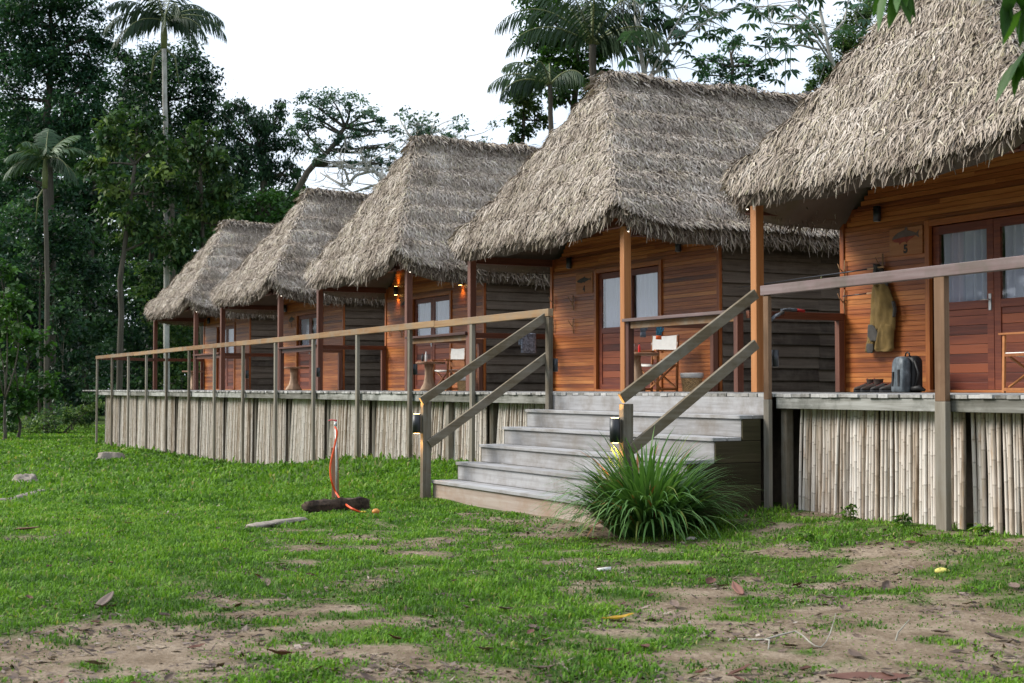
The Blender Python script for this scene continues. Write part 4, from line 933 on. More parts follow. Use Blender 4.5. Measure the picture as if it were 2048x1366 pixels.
# forest edge bushes
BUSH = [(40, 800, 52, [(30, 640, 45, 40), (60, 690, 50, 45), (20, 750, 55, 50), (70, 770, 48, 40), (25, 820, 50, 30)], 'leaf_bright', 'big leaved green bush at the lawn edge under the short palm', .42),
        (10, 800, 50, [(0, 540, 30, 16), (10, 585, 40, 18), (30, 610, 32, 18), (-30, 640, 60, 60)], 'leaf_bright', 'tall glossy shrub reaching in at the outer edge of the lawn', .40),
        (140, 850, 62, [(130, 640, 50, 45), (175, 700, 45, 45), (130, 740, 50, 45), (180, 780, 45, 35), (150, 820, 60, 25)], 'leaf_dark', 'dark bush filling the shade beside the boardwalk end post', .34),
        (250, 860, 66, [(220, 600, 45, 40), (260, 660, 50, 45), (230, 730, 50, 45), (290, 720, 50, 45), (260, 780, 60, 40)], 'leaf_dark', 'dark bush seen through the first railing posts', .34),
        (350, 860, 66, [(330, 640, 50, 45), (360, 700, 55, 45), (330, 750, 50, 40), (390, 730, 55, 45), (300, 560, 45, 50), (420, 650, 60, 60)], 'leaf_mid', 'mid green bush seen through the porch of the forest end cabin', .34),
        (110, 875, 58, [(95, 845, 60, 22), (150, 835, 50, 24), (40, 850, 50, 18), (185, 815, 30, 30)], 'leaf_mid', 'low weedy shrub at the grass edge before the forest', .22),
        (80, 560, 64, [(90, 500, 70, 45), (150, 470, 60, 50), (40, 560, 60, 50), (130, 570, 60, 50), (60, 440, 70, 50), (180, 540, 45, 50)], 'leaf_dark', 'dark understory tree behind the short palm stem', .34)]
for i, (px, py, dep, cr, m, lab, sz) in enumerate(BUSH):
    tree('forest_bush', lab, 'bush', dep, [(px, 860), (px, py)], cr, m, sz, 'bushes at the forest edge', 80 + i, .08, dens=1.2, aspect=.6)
# near tree whose branch hangs over the roof of cabin five
random.seed(5); g5 = np.random.default_rng(5)
nb = atD(2650, 900, 6.2); nbase = Vector((nb.x, nb.y, gz(nb.x, nb.y)))
nt_ = empty('overhanging_tree', nbase, 'near tree whose glossy leaf sprays dangle in front of the thatch of cabin 5', 'tree')
mb = MB(); top = nbase + Vector((0, 0, 4.6)); mb.tube([nbase - Vector((0, 0, .2)), nbase + Vector((.05, 0, 1.6)), nbase + Vector((0, .06, 3.2)), top], [.15, .12, .10, .08], 10, .5)
VV = []; FF = []; TT = []
def bigleaf(p, d, L, t):
    d = Vector(d).normalized(); s = d.cross(Vector((g5.normal(0, .4), g5.normal(0, .4), 1))).normalized(); n = s.cross(d); w = L * .36
    rows = [(0, .06), (.2, .62), (.45, 1.0), (.7, .8), (.9, .3), (1, .02)]; k = len(VV)
    for q, ww in rows:
        c = p + d * L * q - Vector((0, 0, L * .25 * q * q)); VV.extend([c - s * w * ww * .5 + n * w * .12 * ww, c, c + s * w * ww * .5 + n * w * .12 * ww]); TT.extend([t] * 3)
    for r in range(5):
        for c in (0, 1): FF.append((k + r * 3 + c, k + r * 3 + c + 1, k + r * 3 + c + 4, k + r * 3 + c + 3))
for ends in ([(2150, -160), (2060, -70), (2010, 0)], [(2110, -150), (1900, -130), (1800, -35)], [(2150, -30), (2075, 70), (2035, 125)], [(2200, -100), (2110, -40), (2042, 20)], [(2000, -140), (1850, -90), (1775, -30)]):
    q = [atD(a, b, 5.6 + .15 * i) for i, (a, b) in enumerate(ends)]; mb.tube([top] + q, [.05, .022, .012, .005], 6, .5)
    for k in range(9):
        s = q[-1].lerp(q[-2], random.random() ** 2 * .55); bigleaf(s, (random.gauss(0, .6), random.gauss(0, .6), -1.0 + random.gauss(0, .35)), random.uniform(.10, .17), random.uniform(.3, .9))
mb.build('trunk', M['bark'], nt_); np_mesh('crown', VV, FF, TT, M['leaf_bright'], nt_)

# ------------------------------------------------------------------ lemongrass clump
random.seed(9); g = np.random.default_rng(9)
cpos = onG(1290, 1068); cz = gz(cpos.x, cpos.y)
clump = empty('lemongrass_clump', (cpos.x, cpos.y, cz), 'big fountain shaped clump of long green grass at the foot of the stairs', 'grass clump')
N = 1050; az = g.uniform(0, 2 * np.pi, N); sp = g.random(N) ** .55
b0 = np.stack([cpos.x + np.cos(az) * sp * .34, cpos.y + np.sin(az) * sp * .30, np.full(N, cz - .02)], -1)
az2 = az + g.normal(0, .45, N); tilt = np.clip(.08 + sp * .68 + g.normal(0, .13, N), .03, 1.35); L = g.uniform(.68, 1.25, N) * (1 - .12 * sp)
hd = np.stack([np.cos(az2), np.sin(az2), 0 * az2], -1); sd = np.stack([-np.sin(az2), np.cos(az2), 0 * az2], -1); W = g.uniform(.020, .034, N)
rows = 8; rings = []; p = b0.copy(); ang = tilt.copy(); bendr = g.uniform(1.0, 2.7, N) * (.5 + .75 * sp)
for r in range(rows):
    q = r / (rows - 1); wv = W * (1 - q ** 2.2) * (.65 + .7 * min(q * 3, 1)) + .0007
    rings.append(np.stack([p - sd * wv[:, None] / 2, p + sd * wv[:, None] / 2], 1))
    step = (L / (rows - 1))[:, None]; p = p + (hd * np.sin(ang)[:, None] + np.array([0, 0, 1.0]) * np.cos(ang)[:, None]) * step
    ang = ang + bendr / (rows - 1) * (.35 + 1.3 * q); p[:, 2] = np.maximum(p[:, 2], cz + .01)
V = np.stack(rings, 1).reshape(-1, 3); bb = np.arange(N)[:, None, None] * rows * 2 + np.arange(rows - 1)[None, :, None] * 2
F = (bb + np.array([0, 1, 3, 2])[None, None, :]).reshape(-1, 4); tt = np.clip(g.normal(.42, .19, N), 0, .90); tt[g.random(N) < .025] = 1.0; tt[g.random(N) < .03] = .95
np_mesh('blades', V, F, np.repeat(tt, rows * 2), M['lemongrass'], clump)

# ------------------------------------------------------------------ lawn
g = np.random.default_rng(77)
def blades(name, n, r0, r1, hmin, hmax, wmin, wmax, pw, thr, label=None):
    th = g.uniform(math.pi - YAW - R(27), math.pi - YAW + R(27), n)         # the wedge of ground before the camera
    u = g.random(n); r = (r0 ** pw + u * (r1 ** pw - r0 ** pw)) ** (1 / pw)
    x = np.cos(th) * r; y = np.sin(th) * r
    cv = cover(x, y); keep = (cv + g.normal(0, .40, n) > thr)
    keep &= ~((y > 9.02) & (x > -47.3)) & ~((x > SX0) & (x < SX1 + .05) & (y > 7.2)) & ~((y > 8.86) & (x > -47.3) & (g.random(n) < .4))
    keep &= np.hypot(x - cpos.x, (y - cpos.y)) > .32
    x, y, r, cv = x[keep], y[keep], r[keep], cv[keep]; n = len(x); z = ground_z(x, y) - .006
    h = g.uniform(hmin, hmax, n) * (.35 + .95 * cv) * (.7 + .6 * fbm(x * 1.7, y * 1.7, 61, 3)); w = g.uniform(wmin, wmax, n) * np.maximum(1, r / 11)
    edge = np.exp(-np.maximum(9 - y, 0) / .25) * (y < 9.1) * (x > -47); h = h * (1 + .9 * edge * (g.random(n) < .3))
    a = g.uniform(0, 2 * np.pi, n); d = np.stack([np.cos(a), np.sin(a), 0 * a], -1); s = np.stack([-np.sin(a), np.cos(a), 0 * a], -1); le = g.uniform(.15, 1.2, n)[:, None]
    P = np.stack([x, y, z], -1); up = np.array([0, 0, 1.0]); h = h[:, None]; w = w[:, None]
    m = P + up * h * .6 + d * h * le * .35; t = P + up * h * (.95 - .25 * le) + d * h * le * .95
    V = np.stack([P - s * w * .4, P + s * w * .4, m + s * w * .5, m - s * w * .5, t + s * w * .06, t - s * w * .06], 1).reshape(-1, 3)
    b = np.arange(n)[:, None] * 6; F = np.concatenate([b + np.array([[0, 1, 2, 3]]), b + np.array([[3, 2, 4, 5]])])
    tn = .36 + .5 * (fbm(x * .55 + 9, y * .55, 71, 4) - .5) + .7 * (fbm(x * 4, y * 4, 73, 2) - .5) + .18 * (cv - .6) + g.normal(0, .15, n); tn[g.random(n) < .03] = .97
    o = np_mesh(name, V, F, np.repeat(np.clip(tn, 0, 1), 6), M['lawn']); return tag(o, kind='stuff')
blades('lawn_grass', 400000, 5.5, 22, .018, .050, .0065, .013, 1.05, .49)
blades('far_lawn_grass', 170000, 18, 75, .04, .09, .010, .018, 1.0, .46)

# crumbs of dead leaf, twig and soil on the bare patches
g = np.random.default_rng(88); n = 48000
th = g.uniform(math.pi - YAW - R(25), math.pi - YAW + R(25), n); r = 5.6 + 14 * g.random(n) ** 1.3; x = np.cos(th) * r; y = np.sin(th) * r
ok = ((fbm(x * 1.3, y * 1.3, 91, 3) + g.normal(0, .08, n)) > .47) & (y < 9.0) & ~((x > SX0) & (x < SX1 + .05) & (y > 7.2)); x, y = x[ok], y[ok]; n = len(x)
a = g.uniform(0, 6.28, n); L = g.uniform(.008, .045, n) * (g.random(n) ** .7 + .3); W = L * g.uniform(.15, .7, n); c, s_ = np.cos(a), np.sin(a); z = ground_z(x, y) + .006
P = np.stack([x, y, z], -1); u = np.stack([c, s_, g.normal(0, .25, n)], -1) * L[:, None]; v = np.stack([-s_, c, g.normal(0, .3, n)], -1) * W[:, None]
V = np.stack([P - u, P + v * .6, P + u, P - v * .6], 1).reshape(-1, 3)
o = np_mesh('leaf_litter', V, np.arange(n * 4).reshape(-1, 4), np.repeat(np.clip(g.normal(.4, .25, n), 0, 1), 4), M['dead']); tag(o, kind='stuff')
# ------------------------------------------------------------------ number signs
def text_mesh(name, s, size, mat, parent, loc, depth=.004):
    cu = bpy.data.curves.new(name, 'FONT'); cu.body = s; cu.size = size; cu.extrude = depth / 2; cu.align_x = 'CENTER'; cu.align_y = 'CENTER'; cu.offset = .006
    tmp = bpy.data.objects.new('tmp', cu); COL.objects.link(tmp); dg = bpy.context.evaluated_depsgraph_get()
    me = bpy.data.meshes.new_from_object(tmp.evaluated_get(dg)); bpy.data.objects.remove(tmp); me.materials.clear()
    o = link_mesh(name, me, mat, parent, loc); o.rotation_euler = (R(90), 0, 0); return o
def flat_poly(mb, pts, y, th):
    n = len(pts); vs = [(a, y, b) for a, b in pts] + [(a, y + th, b) for a, b in pts]
    mb.add(vs, [tuple(range(n)), tuple(range(2 * n - 1, n - 1, -1))] + [(i, i + n, (i + 1) % n + n, (i + 1) % n) for i in range(n)], .5)
TOPL = [(-.26, -.02), (-.22, .025), (-.14, .065), (-.04, .09), (-.02, .09), (.0, .125), (.03, .13), (.04, .085), (.13, .06), (.20, .035), (.25, .075), (.235, .02), (.25, -.03), (.19, .005)]
BOTL = [(-.26, -.02), (-.20, -.055), (-.12, -.065), (-.11, -.095), (-.07, -.07), (.0, -.06), (.02, -.085), (.06, -.045), (.12, -.025), (.19, .005), (-.04, .0)]
SG = {5: ('orange plank sign with red bellied fish and 5', 'fishgrey', 'fishred'), 4: ('orange plank sign with dark fish and 4', 'fishdark', 'fishdark'), 3: ('small plank sign half behind the porch post of the lit cabin', 'fishdark', 'fishred'), 2: ('plank sign beside the door of the second cabin from the forest', 'fishdark', 'fishgrey')}
for k, (lab, m1, m2) in SG.items():
    s = empty('number_sign', (CX[k] - 1.45, FY - .03, DZ + 1.97), lab, 'sign', 'fish number signs')
    mb = MB(); mb.box(-.305, .305, 0, .026, -.18, .18, .55); mb.build('sign_plank', M['sign'], s, .003, local=True)
    slim = .55 if k == 4 else 1
    mb = MB(); flat_poly(mb, [(a, b * slim + .055) for a, b in TOPL], -.004, .003); mb.build('fish_back', M[m1], s, local=True)
    mb = MB(); flat_poly(mb, [(a, b * slim + .055) for a, b in BOTL[::-1]], -.0045, .003); mb.build('fish_belly', M[m2], s, local=True)
    text_mesh('numeral', str(k), .15, M['ink'], s, (0, -.003, -.105))

# ------------------------------------------------------------------ twig hooks, rods, lure
def twig(px, py, label, h=.30):
    p = onY(px, py, FY - .02); t = empty('twig_hook', p, label, 'hook', 'forked twig hooks on the cabin walls')
    mb = MB(); b = random.uniform(-.012, .012)
    mb.tube([(0, 0, -h / 2), (b, -.012, 0), (0, -.004, h / 2)], [.011, .012, .009], 7, .6)
    mb.tube([(b, -.012, -.02), (-.035, -.07, .06), (-.045, -.09, .12)], [.010, .008, .005], 6, .6); mb.tube([(b, -.012, .0), (.04, -.03, .08)], [.008, .004], 6, .6)
    mb.build('twig', M['twig'], t, local=True)
for px, py, lab in ((1690, 545, 'peeled twig hook under the long rod near the corner of cabin 5'), (1690, 604, 'peeled twig hook under the short rod on cabin 5'), (1766, 533, 'twig peg from which the olive waders hang'),
                    (1147, 606, 'upper twig hook below the sign of cabin 4'), (1147, 652, 'lower twig hook below the sign of cabin 4'), (1108, 606, 'upper twig hook at the corner of cabin 4'), (1108, 652, 'lower twig hook at the corner of cabin 4'),
                    (780, 662, 'twig hook at the corner of the lit middle cabin'), (803, 664, 'twig hook beside the porch post of the lit middle cabin')):
    twig(px, py, lab, .34 if px > 1600 else .27)
ry_ = 12.90
rod = empty('fishing_rod', onY(1690, 545, ry_), 'long thin fishing rod lying across twig hooks and poking past the corner of cabin 5', 'fishing rod', 'rods on the wall of cabin 5')
mb = MB(); mb.tube([onY(a, b, ry_) for a, b in ((1740, 537.5), (1690, 545), (1600, 557), (1540, 566), (1478, 575))], [.010, .009, .007, .0055, .004], 8, .5)
for q in (1650, 1610, 1570, 1530): c = onY(q, 545 + (1690 - q) * .1415, ry_ - .008); mb.tube([c + Vector((0, 0, -.014)), c + Vector((0, -.012, 0)), c + Vector((0, 0, .006))], .0015, 5, .5)
mb.build('rod_blank', M['rod'], rod)
mb = MB(); mb.tube([onY(1768, 533, ry_), onY(1748, 536.3, ry_), onY(1735, 538.3, ry_)], [.014, .012, .010], 10, .5); mb.build('cork_grip', M['cork'], rod)
mb = MB(); c = onY(1752, 545, ry_ - .03); mb.lathe(c, [(.010, -.03), (.036, -.03), (.036, -.022), (.020, -.02), (.020, .02), (.036, .022), (.036, .03), (.010, .03)], 18, .5); mb.build('reel', M['black'], rod)
rod = empty('fishing_rod', onY(1712, 589, ry_), 'short lower rod with cork handle half hidden by the olive waders', 'fishing rod', 'rods on the wall of cabin 5')
mb = MB(); mb.tube([onY(1686, 592.5, ry_), onY(1735, 587, ry_)], [.008, .009], 8, .5); mb.build('rod_blank', M['rod'], rod)
mb = MB(); mb.tube([onY(1734, 587.2, ry_), onY(1752, 585, ry_)], [.012, .013], 10, .5); mb.build('cork_grip', M['cork'], rod)
c = onY(1643, 556, ry_ - .01); mb = MB(); mb.tube([c + Vector((0, 0, .025)), c, c - Vector((.012, 0, .03))], [.006, .014, .002], 7, .5)
mb.tube([c - Vector((0, 0, .01)), c + Vector((.03, 0, -.02))], [.006, .001], 5, .5)
o = mb.build('fishing_lure', M['leafstalk'], base=c); tag(o, 'tiny green lure hooked on the long fishing rod', 'lure')

# ------------------------------------------------------------------ hanging clothes
def drape(rows, y0, depth, g, name, mat, parent, folds=.012, n=18, nf=4, seed=0):
    """rows: (left px, right px, py) top to bottom on the plane y0: a closed cloth body with a bulging, folded front"""
    V = []; F = []; m = len(rows); fine = []
    for i in range(m - 1):
        for k in range(4): q = k / 4; fine.append([rows[i][j] * (1 - q) + rows[i + 1][j] * q for j in range(3)])
    fine.append(rows[-1]); m = len(fine)
    for i, (l, r, py) in enumerate(fine):
        L = onY(l, py, y0); Rr = onY(r, py, y0)
        for k in range(n):
            t = k / (n - 1); p = L.lerp(Rr, t); bl = max(0, math.sin(math.pi * t)) ** .6
            ff = folds * 2.4 * ((float(vnoise(t * nf * 2.1 + seed * 3.7 + i * .05, i * .10, 7)) - .5) + .6 * (float(vnoise(t * nf * 4.6 + i * .12, i * .22 + seed, 9)) - .5))
            V.append((p.x, p.y - depth * bl + ff * bl, p.z + .006 * math.sin(k * .8 + seed) * (i in (0, m - 1))))
        for k in range(n - 1, -1, -1):
            t = k / (n - 1); p = L.lerp(Rr, t); V.append((p.x, p.y + .004 + .010 * math.sin(math.pi * t), p.z))
    w = 2 * n
    for i in range(m - 1):
        for k in range(w): F.append((i * w + k, i * w + (k + 1) % w, (i + 1) * w + (k + 1) % w, (i + 1) * w + k))
    me = bpy.data.meshes.new(name); off = origin(parent)
    F.append(tuple(range(w - 1, -1, -1))); F.append(tuple((m - 1) * w + k for k in range(w)))
    me.from_pydata([tuple(Vector(v) - off) for v in V], [], F); me.polygons.foreach_set('use_smooth', np.ones(len(F), bool)); me.update()
    return link_mesh(name, me, mat, parent)
wd = empty('hanging_waders', onY(1762, 706, 12.93), 'olive waders hanging limp by their dark bib from a twig peg', 'waders')
drape([(1748, 1760, 529), (1747, 1768, 540), (1746, 1771, 555), (1747, 1776, 569), (1749, 1774, 582)], 12.93, .05, rng, 'bib', M['khaki_dark'], wd, .010, nf=3, seed=2)
drape([(1749, 1773, 568), (1747, 1780, 580), (1745, 1786, 598), (1743, 1790, 620), (1741, 1791, 640), (1739, 1790, 660)], 12.93, .085, rng, 'body', M['olive'], wd, .034, nf=3, seed=1)
drape([(1740, 1763, 648), (1737, 1760, 668), (1736, 1758, 680), (1733, 1754, 692), (1733, 1748, 704)], 12.925, .075, rng, 'trouser_leg', M['olive'], wd, .026, nf=2, seed=4)
drape([(1755, 1789, 648), (1753, 1788, 668), (1751, 1787, 685), (1749, 1788, 697), (1752, 1783, 703)], 12.925, .075, rng, 'trouser_leg', M['olive'], wd, .028, nf=2, seed=6)
drape([(1736, 1746, 650), (1735, 1753, 660), (1735, 1757, 672), (1741, 1757, 682)], 12.845, .012, rng, 'knee_patch', M['khaki_dark'], wd, .004, nf=1, seed=3)
drape([(1733, 1746, 688), (1732, 1747, 698), (1734, 1745, 706)], 12.848, .012, rng, 'cuff_patch', M['khaki_dark'], wd, .004, nf=1, seed=5)
drape([(1784, 1790, 603), (1787, 1793, 618), (1786, 1791, 634)], 12.90, .03, rng, 'pocket_flap', M['khaki_dark'], wd, .004, nf=1, seed=8)

def glove(name, label, cat, base, d, up, L, mg, mc, group=None, cuff=.3, fingers=True):
    """a limp glove: cuff, flattened palm, four unequal fingers and a thumb from the side"""
    d = Vector(d).normalized(); up = Vector(up); s = d.cross(up).normalized(); up = s.cross(d).normalized(); b = Vector(base)
    o = empty(name, b, label, cat, group)
    def ring(c, a, w): return [c + s * a * math.cos(t) + up * w * math.sin(t) for t in np.linspace(0, 2 * math.pi, 12, endpoint=False)]
    def loft(mb, secs):
        vs = []; fs = []
        for c, a, w in secs: vs += ring(c, a, w)
        for i in range(len(secs) - 1):
            for k in range(12): fs.append((i * 12 + k, i * 12 + (k + 1) % 12, (i + 1) * 12 + (k + 1) % 12, (i + 1) * 12 + k))
        fs += [tuple(range(11, -1, -1)), tuple((len(secs) - 1) * 12 + k for k in range(12))]; mb.add(vs, fs, .5, True)
    mb = MB(); loft(mb, [(b, .046, .024), (b + d * L * .15, .043, .022), (b + d * L * cuff, .040, .021)]); mb.build('cuff', M[mc], o)
    mb = MB(); loft(mb, [(b + d * L * (cuff - .02), .040, .021), (b + d * L * .45, .046, .022), (b + d * L * .62, .045, .018), (b + d * L * .66, .040, .012)])
    for k, (q, l) in enumerate(((-.033, .30), (-.011, .36), (.011, .34), (.033, .26))):
        c = b + d * L * .62 + s * q; mb.tube([c, c + d * L * l * .5 - up * .006, c + d * L * l - up * .02 * (1 + k % 2)], [.0115, .011, .008], 8, .5)
    c = b + d * L * .40 + s * .040; mb.tube([c, c + (d + s * .8).normalized() * .035, c + (d * 1.4 + s * .5).normalized() * .07], [.014, .012, .009], 8, .5)
    mb.build('hand', M[mg], o); return o
xr5 = CX[5] - PW
glove('wading_glove', 'grey black glove with red cuff draped over the porch rail of cabin 5', 'glove', (xr5 + .02, 12.28, DZ + 1.10), (-.12, -1, .10), (0, 0, 1), .36, 'glove_grey', 'glove_red', 'gloves drying on the rails', .34)
glove('wading_glove', 'small grey glove lying just before the red cuffed one on the rail', 'glove', (xr5 + .05, 11.90, DZ + 1.07), (.1, -.9, -.35), (0, 0, 1), .24, 'glove_grey', 'khaki_dark', 'gloves drying on the rails')
xr4 = CX[4] + PW
glove('hanging_glove', 'blue patterned glove with orange cuff hanging under the rail by the white chair', 'glove', (xr4 + .045, 11.86, DZ + .80), (.02, .05, 1), (1, -.6, 0), .30, 'sock_blue', 'orange_cloth', 'gloves drying on the rails', .2)
glove('hanging_glove', 'plain grey glove hanging under the rail by the white chair', 'glove', (xr4 + .045, 11.58, DZ + .83), (-.02, .03, 1), (1, -.6, 0), .27, 'glove_grey', 'glove_grey', 'gloves drying on the rails')
tw = empty('checked_towel', (CX[4] - PW, 12.48, DZ + .9), 'small grey blue cloth hung on the porch rail behind the left stair rail', 'cloth')
mb = MB(); x0 = CX[4] - PW
pr = [(.045, -.27), (.05, -.12), (.046, .0), (.04, .092), (0, .10), (-.04, .092), (-.045, 0), (-.047, -.12)]
vs = []
for k, y in enumerate(np.linspace(12.30, 12.62, 12)):
    for a, b in pr: vs.append((x0 + a + .006 * math.sin(k * 1.7 + b * 9), y, DZ + .99 + b))
mb.add(vs, [(i * 8 + j, i * 8 + j + 1, (i + 1) * 8 + j + 1, (i + 1) * 8 + j) for i in range(11) for j in range(7)], .5, True); o = mb.build('cloth', plain('grey_blue_cloth', (.20, .23, .29), .9, var=.7, scale=30), tw)
md = o.modifiers.new('thick', 'SOLIDIFY'); md.thickness = .006

# ------------------------------------------------------------------ backpack and boots
bp = onY(1814, 772, 12.58); bp.z = DZ
pk = empty('backpack', (bp.x, bp.y, DZ), 'worn grey blue waterproof backpack standing against the wall of cabin 5', 'backpack')
pk.rotation_euler = (0, 0, R(-16))
def slab(mb, w, d, h, y, rc=.10, n=9, tp=.88):
    prof = []
    for sx in (1, -1):
        for i in range(n):
            a = (math.pi / 2) * i / (n - 1); cx, cz = w / 2 - rc, h - rc; prof.append((sx * (cx + rc * math.cos(a)) if sx > 0 else -(cx + rc * math.cos(math.pi / 2 - a)), cz + rc * math.sin(a) if sx > 0 else cz + rc * math.sin(math.pi / 2 - a)))
    prof = [(w / 2 * .97, 0.0), (w / 2, .05)] + prof + [(-w / 2, .05), (-w / 2 * .97, 0.0)]
    rings = [(y - d / 2, .90), (y - d / 2 + .02, .97), (y - d / 2 + .05, 1.0), (y + d / 2 - .03, 1.0), (y + d / 2, .94)]; m = len(prof); vs = []
    for yy, sc_ in rings:
        for a, b in prof: vs.append((a * sc_, yy + .02 * (b / h) * (yy < y), max(.003, h / 2 + (b - h / 2) * sc_)))
    fs = [(i * m + k, i * m + (k + 1) % m, (i + 1) * m + (k + 1) % m, (i + 1) * m + k) for i in range(len(rings) - 1) for k in range(m)]
    fs += [tuple(range(m - 1, -1, -1)), tuple((len(rings) - 1) * m + k for k in range(m))]; mb.add(vs, fs, .5, True)
mb = MB(); slab(mb, .30, .13, .455, -.085); mb.build('front_shell', M['pack'], pk, local=True)
mb = MB(); slab(mb, .31, .15, .465, .062); mb.build('back_panel', M['packdark'], pk, local=True)
mb = MB(); mb.tube([(-.06, .01, .455), (-.045, .01, .495), (0, .01, .508), (.045, .01, .495), (.06, .01, .455)], .010, 8, .5); mb.build('grab_handle', M['packdark'], pk, local=True)
mb = MB(); mb.beam((-.095, -.149, .08), (-.085, -.148, .26), .035, .014, up=(0, 1, 0)); mb.build('strap', M['packdark'], pk, local=True)
mb = MB(); mb.beam((.075, -.149, .08), (.065, -.148, .29), .038, .014, up=(0, 1, 0)); mb.build('strap', M['packdark'], pk, local=True)
mb = MB(); mb.tube([(.155, .03, .40), (.20, .06, .24), (.175, .03, .08)], [.018, .02, .015], 8, .5); mb.tube([(.15, -.02, .05), (.23, .05, .06), (.28, .10, .03)], [.03, .035, .02], 9, .5); mb.build('shoulder_strap', M['packdark'], pk, local=True)
def boot(px, y, rz, label, tall, mat, group):
    p = onY(px, 772, y); b = empty('hiking_boot' if tall else 'trail_shoe', (p.x, p.y, DZ), label, 'boot' if tall else 'shoe', group); b.rotation_euler = (0, 0, rz)
    def loft(mb, secs, n=14, sq=2.6):
        vs = []
        for x, hw_, z0_, z1_ in secs:
            for k in range(n):
                a = 2 * math.pi * k / n; ca, sa = math.cos(a), math.sin(a)
                vs.append((x, hw_ * math.copysign(abs(ca) ** (2 / sq), ca), (z0_ + z1_) / 2 + (z1_ - z0_) / 2 * math.copysign(abs(sa) ** (2 / sq), sa)))
        fs = [(i * n + k, i * n + (k + 1) % n, (i + 1) * n + (k + 1) % n, (i + 1) * n + k) for i in range(len(secs) - 1) for k in range(n)]
        fs += [tuple(range(n - 1, -1, -1)), tuple((len(secs) - 1) * n + k for k in range(n))]; mb.add(vs, fs, .5, True)
    mb = MB(); loft(mb, [(-.155, .020, .01, .025), (-.15, .036, .003, .03), (-.10, .047, .003, .032), (0, .038, .004, .03), (.09, .036, .003, .034), (.13, .030, .003, .036), (.14, .018, .008, .03)]); mb.build('sole', M['sole'], b, local=True)
    mb = MB(); loft(mb, [(-.15, .018, .028, .05), (-.138, .036, .026, .068), (-.09, .046, .026, .085), (-.04, .042, .026, .105), (.0, .039, .026, .125), (.05, .038, .026, .118), (.10, .036, .026, .105), (.128, .028, .028, .09), (.134, .015, .03, .08)]); mb.build('upper', M[mat], b, local=True)
    mb = MB(); loft(mb, [(-.153, .022, .024, .05), (-.14, .040, .024, .06), (-.105, .0485, .024, .055)]); mb.build('toe_cap', M['sole'], b, local=True)
    if tall:
        mb = MB(); prof = [(.046, .07), (.044, .12), (.047, .165), (.052, .175), (.044, .172), (.036, .14)]
        mb.lathe((.075, 0, 0), prof, 16, .5, sx=1.35); mb.build('ankle_shaft', M[mat], b, local=True)
    else:
        mb = MB(); mb.lathe((.06, 0, 0), [(.040, .08), (.040, .112), (.044, .118), (.034, .115), (.028, .10)], 14, .5, sx=1.5); mb.build('ankle_shaft', M[mat], b, local=True)
    mb = MB()
    for k in range(4): q = -.075 + k * .028; z = .090 + k * .012; mb.tube([(q, -.028, z - .006), (q + .008, 0, z + .006), (q, .028, z - .006)], .0035, 5, .5)
    if tall: mb.tube([(.03, -.035, .172), (.015, 0, .182), (.03, .035, .172)], .006, 5, .5)
    mb.build('laces', M['redlace'], b, local=True)
boot(1731, 12.62, R(38), 'brown hiking boot with red lining, outermost of the footwear by the backpack', True, 'boot_brown', 'footwear by the backpack')
boot(1745, 12.60, R(42), 'brown hiking boot standing second from the porch corner', True, 'boot_brown', 'footwear by the backpack')
boot(1765, 12.62, R(40), 'low black trail shoe next to the brown boots', False, 'boot', 'footwear by the backpack')
boot(1783, 12.60, R(36), 'low black trail shoe touching the grey backpack', False, 'boot', 'footwear by the backpack')

